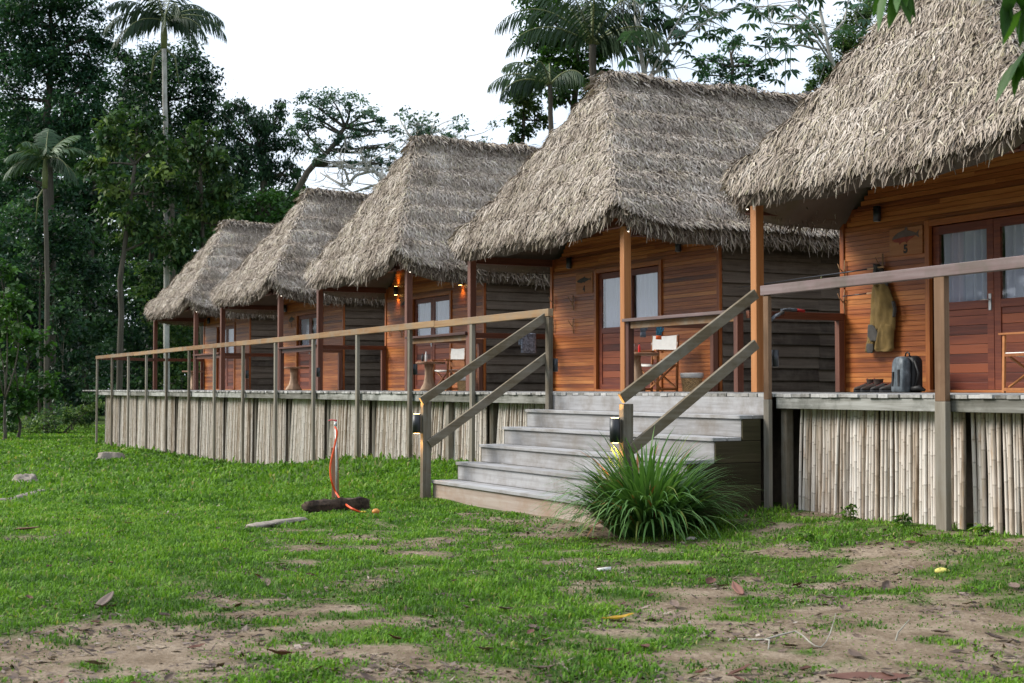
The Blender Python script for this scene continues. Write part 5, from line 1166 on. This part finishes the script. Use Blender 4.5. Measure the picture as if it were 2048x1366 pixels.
# ------------------------------------------------------------------ porch furniture
def chair(x, y, rz, label, back=True):
    c = empty('folding_chair', (x, y, DZ + .003), label, 'chair', 'canvas folding chairs on the porches'); c.rotation_euler = (0, 0, rz)
    w = .295; B = lambda name, mat, fn, bev=.003: (lambda m: (fn(m), m.build(name, M[mat], c, bev, local=True)))(MB())
    for s in (-1, 1):
        B('leg', 'chairwood', lambda m: m.beam((s * w, -.22, 0), (s * w, -.20, .64), .025, .04, up=(0, 1, 0)))
        B('leg', 'chairwood', lambda m: m.beam((s * w, .20, 0), (s * w, .23, .90), .025, .04, up=(0, 1, 0), tint=.4))
        B('armrest', 'chairwood', lambda m: m.box(s * w - .03, s * w + .03, -.27, .25, .641, .663))
        B('runner', 'chairwood', lambda m: m.box(s * w - .013, s * w + .013, -.199, .185, .02, .055))
        B('side_bar', 'chairwood', lambda m: m.box(s * w - .0125, s * w + .0125, -.19, .20, .40, .435))
    for y_ in (-.17, .17):
        B('cross_brace', 'chairwood', lambda m: m.beam((-w + .014, y_, .06), (w - .014, y_, .42), .022, .035, up=(0, 1, 0)))
        B('cross_brace', 'chairwood', lambda m: m.beam((w - .014, y_ + .024, .06), (-w + .014, y_ + .024, .42), .022, .035, up=(0, 1, 0)))
    B('back_slat', 'chairwood', lambda m: m.box(-w + .014, w - .014, .21, .225, .52, .62))
    m = MB(); vs = []
    for i in range(9):
        t = i / 8; xx = -w - .012 + (2 * w + .024) * t; sag = .015 * math.sin(math.pi * t)
        for z in (.67, .78, .905): vs.append((xx, .205 + sag + (.014 if z > .9 else 0), z - .012 * math.sin(math.pi * t) * (z > .9)))
    m.add(vs, [(i * 3 + k, (i + 1) * 3 + k, (i + 1) * 3 + k + 1, i * 3 + k + 1) for i in range(8) for k in range(2)], .5, False); o = m.build('backrest', M['canvas'], c, local=True)
    md = o.modifiers.new('thick', 'SOLIDIFY'); md.thickness = .008
    m = MB(); vs = []
    for i in range(9):
        t = i / 8; xx = -w + 2 * w * t
        for yy in (-.20, 0, .18): vs.append((xx, yy, .445 - .03 * math.sin(math.pi * t)))
    m.add(vs, [(i * 3 + k, (i + 1) * 3 + k, (i + 1) * 3 + k + 1, i * 3 + k + 1) for i in range(8) for k in range(2)], .5, True); o = m.build('seat', M['canvas'], c, local=True)
    md = o.modifiers.new('thick', 'SOLIDIFY'); md.thickness = .02
    return c
chair(CX[4] + 1.80, 12.40, R(10), 'wooden folding chair with white canvas back beside the wicker basket')
chair(CX[3] + 1.95, 12.55, R(6), 'wooden folding chair with white canvas back under the glowing wall lamps')
chair(CX[5] + 1.40, 12.25, R(-100), 'wooden folding chair by the door of cabin 5, cut by the picture edge')
def table(x, y, label, r=.30, h=.60, px=-.08, seed=1, flare=True):
    t = empty('stump_table', (x, y, DZ + .003), label, 'table', 'stump tables on the porches'); random.seed(seed)
    a0 = random.uniform(0, 6)
    fn = lambda a, z: 1 + .16 * math.sin(2 * a + a0) + .10 * math.sin(5 * a + a0 * 2) * (1 - z / h) + .05 * math.sin(9 * a)
    prof = [(.20, 0), (.175, .05), (.115, .16), (.085, .30), (.085, .45), (.10, h - .045)] if flare else [(.15, 0), (.145, .08), (.125, .22), (.10, .38), (.085, .48), (.09, h - .045)]
    mb = MB(); mb.lathe((px, 0, 0), prof, 22, .5, fn=fn); mb.build('stump', M['stump'], t, local=True)
    mb = MB(); mb.lathe((.06, 0, 0), [(r * .95, h - .044), (r, h - .03), (r * 1.01, h - .01), (r * .97, h)], 30, .5, sx=1.12, fn=lambda a, z: 1 + .07 * math.sin(3 * a + a0) + .05 * math.sin(7 * a + 1)); mb.build('tabletop', M['slab'], t, .004, local=True)
    return t
table(CX[4] + 2.02, 11.95, 'stump table with gnarled trunk carrying red and clear bottles', .29, .61, -.10, 3, False)
table(CX[3] + 2.00, 12.05, 'flared stump table in front of the white chair of the lit cabin', .30, .61, .02, 5)
table(CX[2] + 1.55, 12.05, 'flared stump table on the porch of the second cabin from the forest', .34, .62, .0, 6)
table(CX[1] + .50, 11.8, 'flared stump table on the porch of the forest end cabin', .36, .62, -.05, 7)
def bottle(x, y, z, label, mat, capm, h, r):
    b = empty('bottle', (x, y, z), label, 'bottle', 'bottles on the stump tables')
    mb = MB(); mb.lathe((0, 0, 0), [(r * .9, 0), (r, .01), (r, h * .62), (r * .5, h * .8), (r * .4, h * .88)], 16, .5); mb.build('bottle_body', M[mat], b, local=True)
    mb = MB(); mb.lathe((0, 0, 0), [(r * .48, h * .88), (r * .48, h)], 12, .5); mb.build('cap', M[capm], b, local=True)
zt = DZ + .003 + .611
bottle(CX[4] + 2.0, 11.86, zt, 'tall clear bottle on the gnarled stump table', 'whiteplastic', 'whiteplastic', .21, .028)
bottle(CX[4] + 2.10, 11.92, zt, 'small red bottle with black cap on the gnarled stump table', 'redplastic', 'black', .15, .020)
bottle(CX[3] + 1.97, 11.93, zt, 'dark bottle on the stump table of the lit cabin', 'black', 'black', .17, .026)
bottle(CX[3] + 2.06, 11.97, zt, 'clear bottle on the stump table of the lit cabin', 'whiteplastic', 'whiteplastic', .21, .026)
o = empty('red_pouch', (CX[4] + 1.88, 11.88, zt), 'flat red pouch lying on the gnarled stump table', 'pouch'); mb = MB(); mb.box(-.07, .06, -.03, .03, 0, .022); mb.build('pouch_body', M['redplastic'], o, .008, local=True)
def basket(x, y, label, r=.17, h=.27):
    b = empty('waste_basket', (x, y, DZ + .003), label, 'basket', 'lined wicker baskets'); mb = MB(); n = 40
    vs = []; fs = []; rows = 16
    for i in range(rows + 1):
        q = i / rows
        for k in range(n):
            a = 2 * math.pi * k / n; rr = r * (.84 + .16 * q) * (1 + .022 * (1 if (k + i) % 2 else -1)); vs.append((math.cos(a) * rr, math.sin(a) * rr, h * q))
    fs = [(i * n + k, i * n + (k + 1) % n, (i + 1) * n + (k + 1) % n, (i + 1) * n + k) for i in range(rows) for k in range(n)] + [tuple(range(n - 1, -1, -1))]
    mb.add(vs, fs, .5, False); mb.build('basket_weave', M['wicker'], b, local=True)
    mb = MB(); mb.lathe((0, 0, 0), [(r * 1.04, h - .055), (r * 1.07, h - .03), (r * 1.08, h + .01), (r * 1.02, h + .025), (r * .93, h + .008), (r * .85, h - .08)], 30, .5, fn=lambda a, z: 1 + .03 * math.sin(7 * a + z * 30)); mb.build('liner', M['linen'], b, local=True)
basket(CX[4] + 2.43, 12.68, 'wicker waste basket with grey cloth liner by the wall of cabin 4')
basket(CX[3] + 2.42, 12.70, 'wicker waste basket half behind the railing post of the lit cabin')

# ------------------------------------------------------------------ standpipe, hose, log, stumps
b = onG(672, 1003); dep = (b - CAM).dot(FWD); sp_ = empty('garden_tap', b, 'garden tap on a thin steel pipe strapped to a reddish stake', 'tap')
sd = RIGHT.copy(); sd.z = 0; sd.normalize(); fw2 = Vector((FWD.x, FWD.y, 0)).normalized()
mb = MB(); mb.beam(b - Vector((0, 0, .2)), b + Vector((0, 0, .69)) - sd * .02, .085, .085, up=fw2); mb.build('stake', M['stake'], sp_, .004)
pb = b - fw2 * .062 + sd * .012
mb = MB(); mb.tube([pb - Vector((0, 0, .1)), pb + Vector((0, 0, .5)), pb + Vector((0, 0, .97)) - sd * .012], .0135, 10, .5); mb.build('pipe', M['galv'], sp_)
tp = pb + Vector((0, 0, .97)) - sd * .012
mb = MB(); mb.tube([tp, tp + Vector((0, 0, .05))], [.02, .02], 10, .5); mb.tube([tp + Vector((0, 0, .03)), tp - fw2 * .06 + Vector((0, 0, .03)), tp - fw2 * .075 - Vector((0, 0, .01))], .013, 9, .5); mb.build('tap_body', M['galv'], sp_)
mb = MB(); mb.tube([tp + Vector((0, 0, .065)) + sd * .015, tp + Vector((0, 0, .072)) - sd * .05, tp + Vector((0, 0, .062)) - sd * .095], [.010, .007, .007], 8, .5); mb.tube([tp + Vector((0, 0, .05)), tp + Vector((0, 0, .075))], .011, 8, .5); mb.build('tap_lever', M['red_tap'], sp_)
he = onG(722, 1027); hd_ = (he - CAM).dot(FWD); hz = [dep - .14, dep - .15, dep - .17, dep - .20, dep - .24, dep - .28, hd_ + .05, hd_]
hp = [atD(a, q, z) for (a, q), z in zip(((672, 846), (674, 866), (669, 893), (661, 930), (663, 962), (676, 992), (697, 1013), (722, 1025)), hz)]; hp[0] = tp - fw2 * .075 - Vector((0, 0, .012))
def smooth(p, n=6):
    out = []
    for i in range(len(p) - 1):
        a = p[max(i - 1, 0)]; b_ = p[i]; c = p[i + 1]; d = p[min(i + 2, len(p) - 1)]
        for k in range(n):
            t = k / n; out.append(.5 * ((2 * b_) + (c - a) * t + (2 * a - 5 * b_ + 4 * c - d) * t * t + (3 * b_ - a - 3 * c + d) * t ** 3))
    return out + [p[-1]]
ho = empty('garden_hose', hp[-1], 'orange hose curving from the tap down over the dark log', 'hose')
mb = MB(); mb.tube(smooth(hp), .012, 10, .5); mb.build('hose_pipe', M['orange_hose'], ho)
mb = MB(); q = hp[-1]; mb.tube([q, q + sd * .05, q + sd * .06], [.017, .017, .013], 10, .5); mb.build('hose_end', M['yellowleaf'], ho)
def rough_tube(name, pa, pb_, r, mat, label, cat, squash=.8, seed=1, jag=.5, lift=.6):
    random.seed(seed); a = onG(*pa); b_ = onG(*pb_); n = 14; V = []; F = []; m = 16
    d = (b_ - a); side = d.normalized().cross(Vector((0, 0, 1))).normalized()
    for i in range(n):
        q = i / (n - 1); c = a.lerp(b_, q); c.z = gz(c.x, c.y) + r * squash * lift; rr = r * (1 if 0 < i < n - 1 else .72) * (.85 + .3 * vnoise(i * .7, seed * 3.3, 2))
        for k in range(m):
            t = 2 * math.pi * k / m; e = 1 + jag * (vnoise(k * 1.6, i * .30 + seed * 7, 5) - .5) * 1.6; V.append(c + side * math.cos(t) * rr * e + Vector((0, 0, 1)) * math.sin(t) * rr * e * squash + d.normalized() * random.gauss(0, .015) * (i in (0, n - 1)))
    for i in range(n - 1):
        for k in range(m): F.append((i * m + k, i * m + (k + 1) % m, (i + 1) * m + (k + 1) % m, (i + 1) * m + k))
    F2 = [tuple(range(m - 1, -1, -1)), tuple((n - 1) * m + k for k in range(m))]; c = (a + b_) / 2; mb = MB(); mb.add(V, F + F2, .5, True)
    return tag(mb.build(name, M[mat], base=c), label, cat)
rough_tube('rotten_log', (612, 1027), (729, 1018), .098, 'rotlog', 'dark rotten log lying at the foot of the garden tap', 'log', .85, 3)
rough_tube('driftwood_board', (500, 1060), (606, 1043), .085, 'driftgrey', 'flat grey rotten board in the grass near the dark log', 'driftwood', .35, 5, .4)
def stump(px, py, r, h, label, seed, mat='driftgrey'):
    random.seed(seed); p = onG(px, py); a0 = random.uniform(0, 6)
    mb = MB(); mb.lathe((p.x, p.y, p.z - .05), [(r * 1.5, 0), (r * 1.15, .08), (r, h * .6), (r * .93, h), (r * .80, h + .02), (r * .5, h - .03)], 26, .5, fn=lambda a, z: 1 + .20 * math.sin(3 * a + a0) + .14 * math.sin(5 * a + z * 6) + .10 * math.sin(11 * a + a0) + random.uniform(-.07, .07))
    top = mb.v[26 * 2:]
    for i in range(52, len(mb.v)):
        a = math.atan2(mb.v[i][1] - p.y, mb.v[i][0] - p.x); mb.v[i] = (mb.v[i][0], mb.v[i][1], mb.v[i][2] - h * .45 * max(0, math.sin(a + a0)) + random.uniform(-.012, .012))
    tag(mb.build('tree_stump', M[mat], base=p), label, 'stump')
stump(224, 919, .28, .22, 'broad cut grey stump in the lawn near the boardwalk end', 2)
stump(50, 964, .17, .16, 'small pointed dark stump in the lawn', 4, 'driftgrey')
rough_tube('mossy_root', (0, 1008), (86, 984), .085, 'driftgrey', 'weathered root lying across the lawn below the small dark stump', 'root', .5, 8, .4, .2)
def husk(px, py, dx, L, label, seed):
    random.seed(seed); p = onG(px, py); o = empty('palm_husk', p, label, 'husk', 'curled palm husks in the grass'); vs = []; n = 10
    for i in range(n):
        q = i / (n - 1); w = .032 * math.sin(math.pi * (.12 + .85 * q)); c = Vector((dx * (q - .5) * L, .45 * (q - .5) * L, .02 + .05 * (q ** 2)))
        for k in range(5): t = (k - 2) / 2; vs.append(c + Vector((.3 * w * t, w * t, .5 * w * t * t)))
    mb = MB(); mb.add(vs, [(i * 5 + k, i * 5 + k + 1, (i + 1) * 5 + k + 1, (i + 1) * 5 + k) for i in range(n - 1) for k in range(4)], .6, True); mb.build('husk_shell', M['deadred'] if seed % 2 else M['dead'], o, local=True).modifiers.new('thick', 'SOLIDIFY').thickness = .008
husk(52, 1066, .9, .42, 'pinkish curled palm husk standing up in the lush grass', 1); husk(210, 1212, -.9, .38, 'grey curled palm husk at the rim of the bare patch', 4); husk(1475, 1188, -1, .26, 'short dark curled husk between the clump and the bare soil', 3)
tw_ = [onG(a, c) + Vector((0, 0, h)) for a, c, h in ((1476, 1282, .01), (1530, 1286, .02), (1590, 1280, .05), (1618, 1294, .03), (1642, 1302, .02), (1660, 1285, .05), (1672, 1275, .14))]
mb = MB(); mb.tube(smooth(tw_, 2), [.006 - .00035 * i for i in range(13)], 8, .8, jit=.5); s0 = tw_[1]; mb.tube([s0, s0 + Vector((.12, -.06, .02)), s0 + Vector((.24, -.16, -.005))], [.006, .005, .003], 6, .8)
M['paletwig'] = plain('bleached_twig', (.30, .285, .24), .8); tag(mb.build('fallen_twig', M['paletwig'], base=tw_[2]), 'long crooked bleached twig lying on the bare soil', 'twig')
q = onG(1790, 1286); mb = MB(); mb.tube([q, q + Vector((-.03, .05, .05)), q + Vector((.03, .08, .13))], [.006, .005, .003], 6, .8); tag(mb.build('fallen_twig', M['paletwig'], base=q), 'short bleached twig sticking up from the soil', 'twig')

# ------------------------------------------------------------------ fallen leaves and small litter
def leaf_mesh(seed, L=1.0):
    g = np.random.default_rng(seed); V = []; T = []; F = []; n = 8; curl = g.uniform(.1, .6); twist = g.uniform(-.5, .5); asp = g.uniform(.34, .5); t0 = g.uniform(.15, .85)
    for i in range(n):
        q = i / (n - 1); w = asp * (math.sin(math.pi * min(1, q * .97 + .02)) ** .75) * .5 + .01; z = .06 + curl * (q - .5) ** 2
        for k in range(5): s = (k - 2) / 2; V.append(((q - .5), w * s + twist * .1 * s * (q - .5), z + .35 * w * s * s * (1 + twist) + g.normal(0, .012))); T.append(np.clip(t0 + g.normal(0, .08), 0, 1))
    for i in range(n - 1):
        for k in range(4): F.append((i * 5 + k, i * 5 + k + 1, (i + 1) * 5 + k + 1, (i + 1) * 5 + k))
    return V, F, T
protos = []
for s in range(6):
    V, F, T = leaf_mesh(90 + s); o = np_mesh('fallen_leaf', V, F, T, M['dead'] if s < 4 else M['deadred'], smooth=True); protos.append(o)
GLEAF = 'dead leaves scattered on the lawn'
first_used = set()
def put_leaf(x, y, L, k, label, yaw=None, mat=None):
    if k in first_used: o = protos[k].copy(); COL.objects.link(o)
    else: o = protos[k]; first_used.add(k)
    o.location = (x, y, gz(x, y) + .012); o.scale = (L, L, L * random.uniform(.6, 1.3)); o.rotation_euler = (random.gauss(0, .2), random.gauss(0, .2), random.uniform(0, 6.28) if yaw is None else yaw)
    return tag(o, label, 'leaf', GLEAF)
random.seed(101)
NOTE = [(1420, 1172, .17), (1010, 1228, .14), (560, 1320, .17), (895, 1090, .13), (940, 1122, .11), (985, 1200, .10), (790, 1285, .11), (1065, 1262, .12), (1060, 1275, .10), (740, 1170, .10), (1770, 1180, .14), (1595, 1178, .12), (1880, 1275, .11), (2030, 1185, .15), (1350, 1220, .14), (1480, 1352, .16), (1290, 1302, .13), (830, 1350, .13), (700, 1205, .10), (450, 1222, .12), (175, 1312, .11), (300, 1250, .10), (630, 1350, .15), (910, 1168, .10), (1085, 1350, .15), (520, 1290, .11), (1990, 1282, .14), (1710, 1322, .15)]
for px, py, L in NOTE:
    p = onG(px, py); k = random.randrange(6); put_leaf(p.x, p.y, L * .95, k, ('large curled grey brown dead leaf lying on the lawn', 'large reddish dead leaf lying on the lawn')[k > 3])
for i in range(175):
    r = 6.3 + 13 * random.random() ** 1.5; th = math.pi - YAW + R(random.uniform(-21, 21)); x, y = math.cos(th) * r, math.sin(th) * r
    if y > 8.7 or (SX0 - .2 < x < SX1 + .2 and y > 7.1): continue
    k = random.randrange(6); put_leaf(x, y, random.uniform(.05, .11), k, ('small grey brown dead leaf among the grass', 'small reddish dead leaf among the grass')[k > 3])
V, F, T = leaf_mesh(300); p = onG(1238, 1243); o = np_mesh('fallen_leaf', V, F, T, M['yellowleaf'], smooth=True); o.location = p + Vector((0, 0, .01)); o.scale = (.20, .20, .16); o.rotation_euler = (0, -.15, R(60)); tag(o, 'bright yellow fallen leaf with brown tip on the grass', 'leaf')
p = onG(1735, 1362); V, F, T = leaf_mesh(305); o = np_mesh('fallen_leaf', V, F, T, M['deadred'], smooth=True); o.location = p + Vector((0, 0, .01)); o.scale = (.42, .34, .10); o.rotation_euler = (.1, 0, R(62)); tag(o, 'big crumpled red brown leaf at the lowest picture edge', 'leaf')
def lump(name, px, py, r, mat, label, cat, sq=.7):
    p = onG(px, py); mb = MB(); mb.lathe(p, [(r * math.sin(a) + .0005, r * sq * (1 - math.cos(a)) - .01) for a in np.linspace(0, math.pi, 9)], 16, .5, fn=lambda a, z: 1 + .06 * math.sin(3 * a)); tag(mb.build(name, mat, base=p), label, cat)
lump('fallen_fruit', 752, 1028, .045, plain('orange_fruit', (.55, .22, .04), .5), 'orange fruit on the grass beside the hose end', 'fruit', .8)
lump('yellow_fungus', 1884, 1146, .055, plain('pale_yellow_fungus', (.52, .46, .12), .8), 'pale yellow lump in the grass in front of the bamboo', 'fungus', .45)
lump('pale_stone', 1383, 1080, .05, plain('pale_stone', (.40, .36, .33), .9), 'pale flat stone at the foot of the lemongrass clump', 'stone', .4)
p = onG(1207, 1145); mb = MB(); d_ = RIGHT; mb.tube([p + Vector((0, 0, .02)) - d_ * .05, p + Vector((0, 0, .03)) + d_ * .06], [.014, .016], 10, .5); tag(mb.build('plastic_tube', M['whiteplastic'], base=p), 'small white plastic tube lying on the grass', 'litter')
# weeds at the foot of the bamboo and steps
def weed(px, py, h, label, seed):
    g = np.random.default_rng(seed); p = onG(px, py); V, F, T = leaf_cloud([(p + Vector((0, 0, h * .5)), (h * .55, h * .55, h * .5), 70)], .055, g, .5, 12); t = empty('small_weed', p, label, 'weed', 'weeds against the boardwalk')
    np_mesh('foliage', V, F, T, M['lawn'], t); mb = MB()
    for k in range(5): mb.tube([p, p + Vector((random.gauss(0, h * .3), random.gauss(0, h * .3), h * .8))], [.004, .002], 5, .5)
    mb.build('stem', M['leafstalk'], t)
weed(932, 985, .20, 'thin weed growing against the bottom step', 1); weed(1805, 1055, .14, 'small weed between the bamboo and the thick post', 2); weed(1965, 1068, .12, 'small weed beyond the thick post', 3); weed(1700, 1040, .16, 'tuft of weed under the bamboo beside the stairs', 4); weed(1610, 1085, .10, 'low broad weed in the patchy grass', 5)
# tiny spotlights tucked under the eaves beside the porch posts
for k, u in ((4, 1), (3, 1), (3, -1), (4, -1), (5, -1), (2, 1), (1, 1)):
    c = Vector((CX[k] + u * PW + .12, PYP - .02, DZ + 2.42)); l = empty('eave_spotlight', c, {1: 'tiny eave spotlight on the inner post of the forest end cabin', 2: 'tiny eave spotlight on the post of the second cabin', 3: 'tiny eave spotlight on a post of the lit middle cabin', 4: 'tiny eave spotlight on a post of cabin 4', 5: 'tiny eave spotlight on the post of cabin 5'}[k] + ('' if k not in (3, 4) else (' nearer the stairs' if u > 0 else ' nearer the forest')), 'lamp', 'tiny spotlights under the eaves')
    mb = MB(); mb.lathe((0, 0, 0), [(.022, 0), (.022, .06)], 12, .5); mb.tube([(-.06, .0, .045), (-.02, 0, .045)], .008, 6, .5); mb.build('lamp_body', M['black'], l, local=True)
    mb = MB(); mb.lathe((0, 0, -.012), [(.004, 0), (.014, .006), (.016, .011)], 12, .5); mb.build('lamp_lens', M['spotglow'] if 'spotglow' in M else M.setdefault('spotglow', plain('bright_spot_lens', (.9, .85, .75), .3, emit=((1, .88, .7), 1.6))), l, local=True)
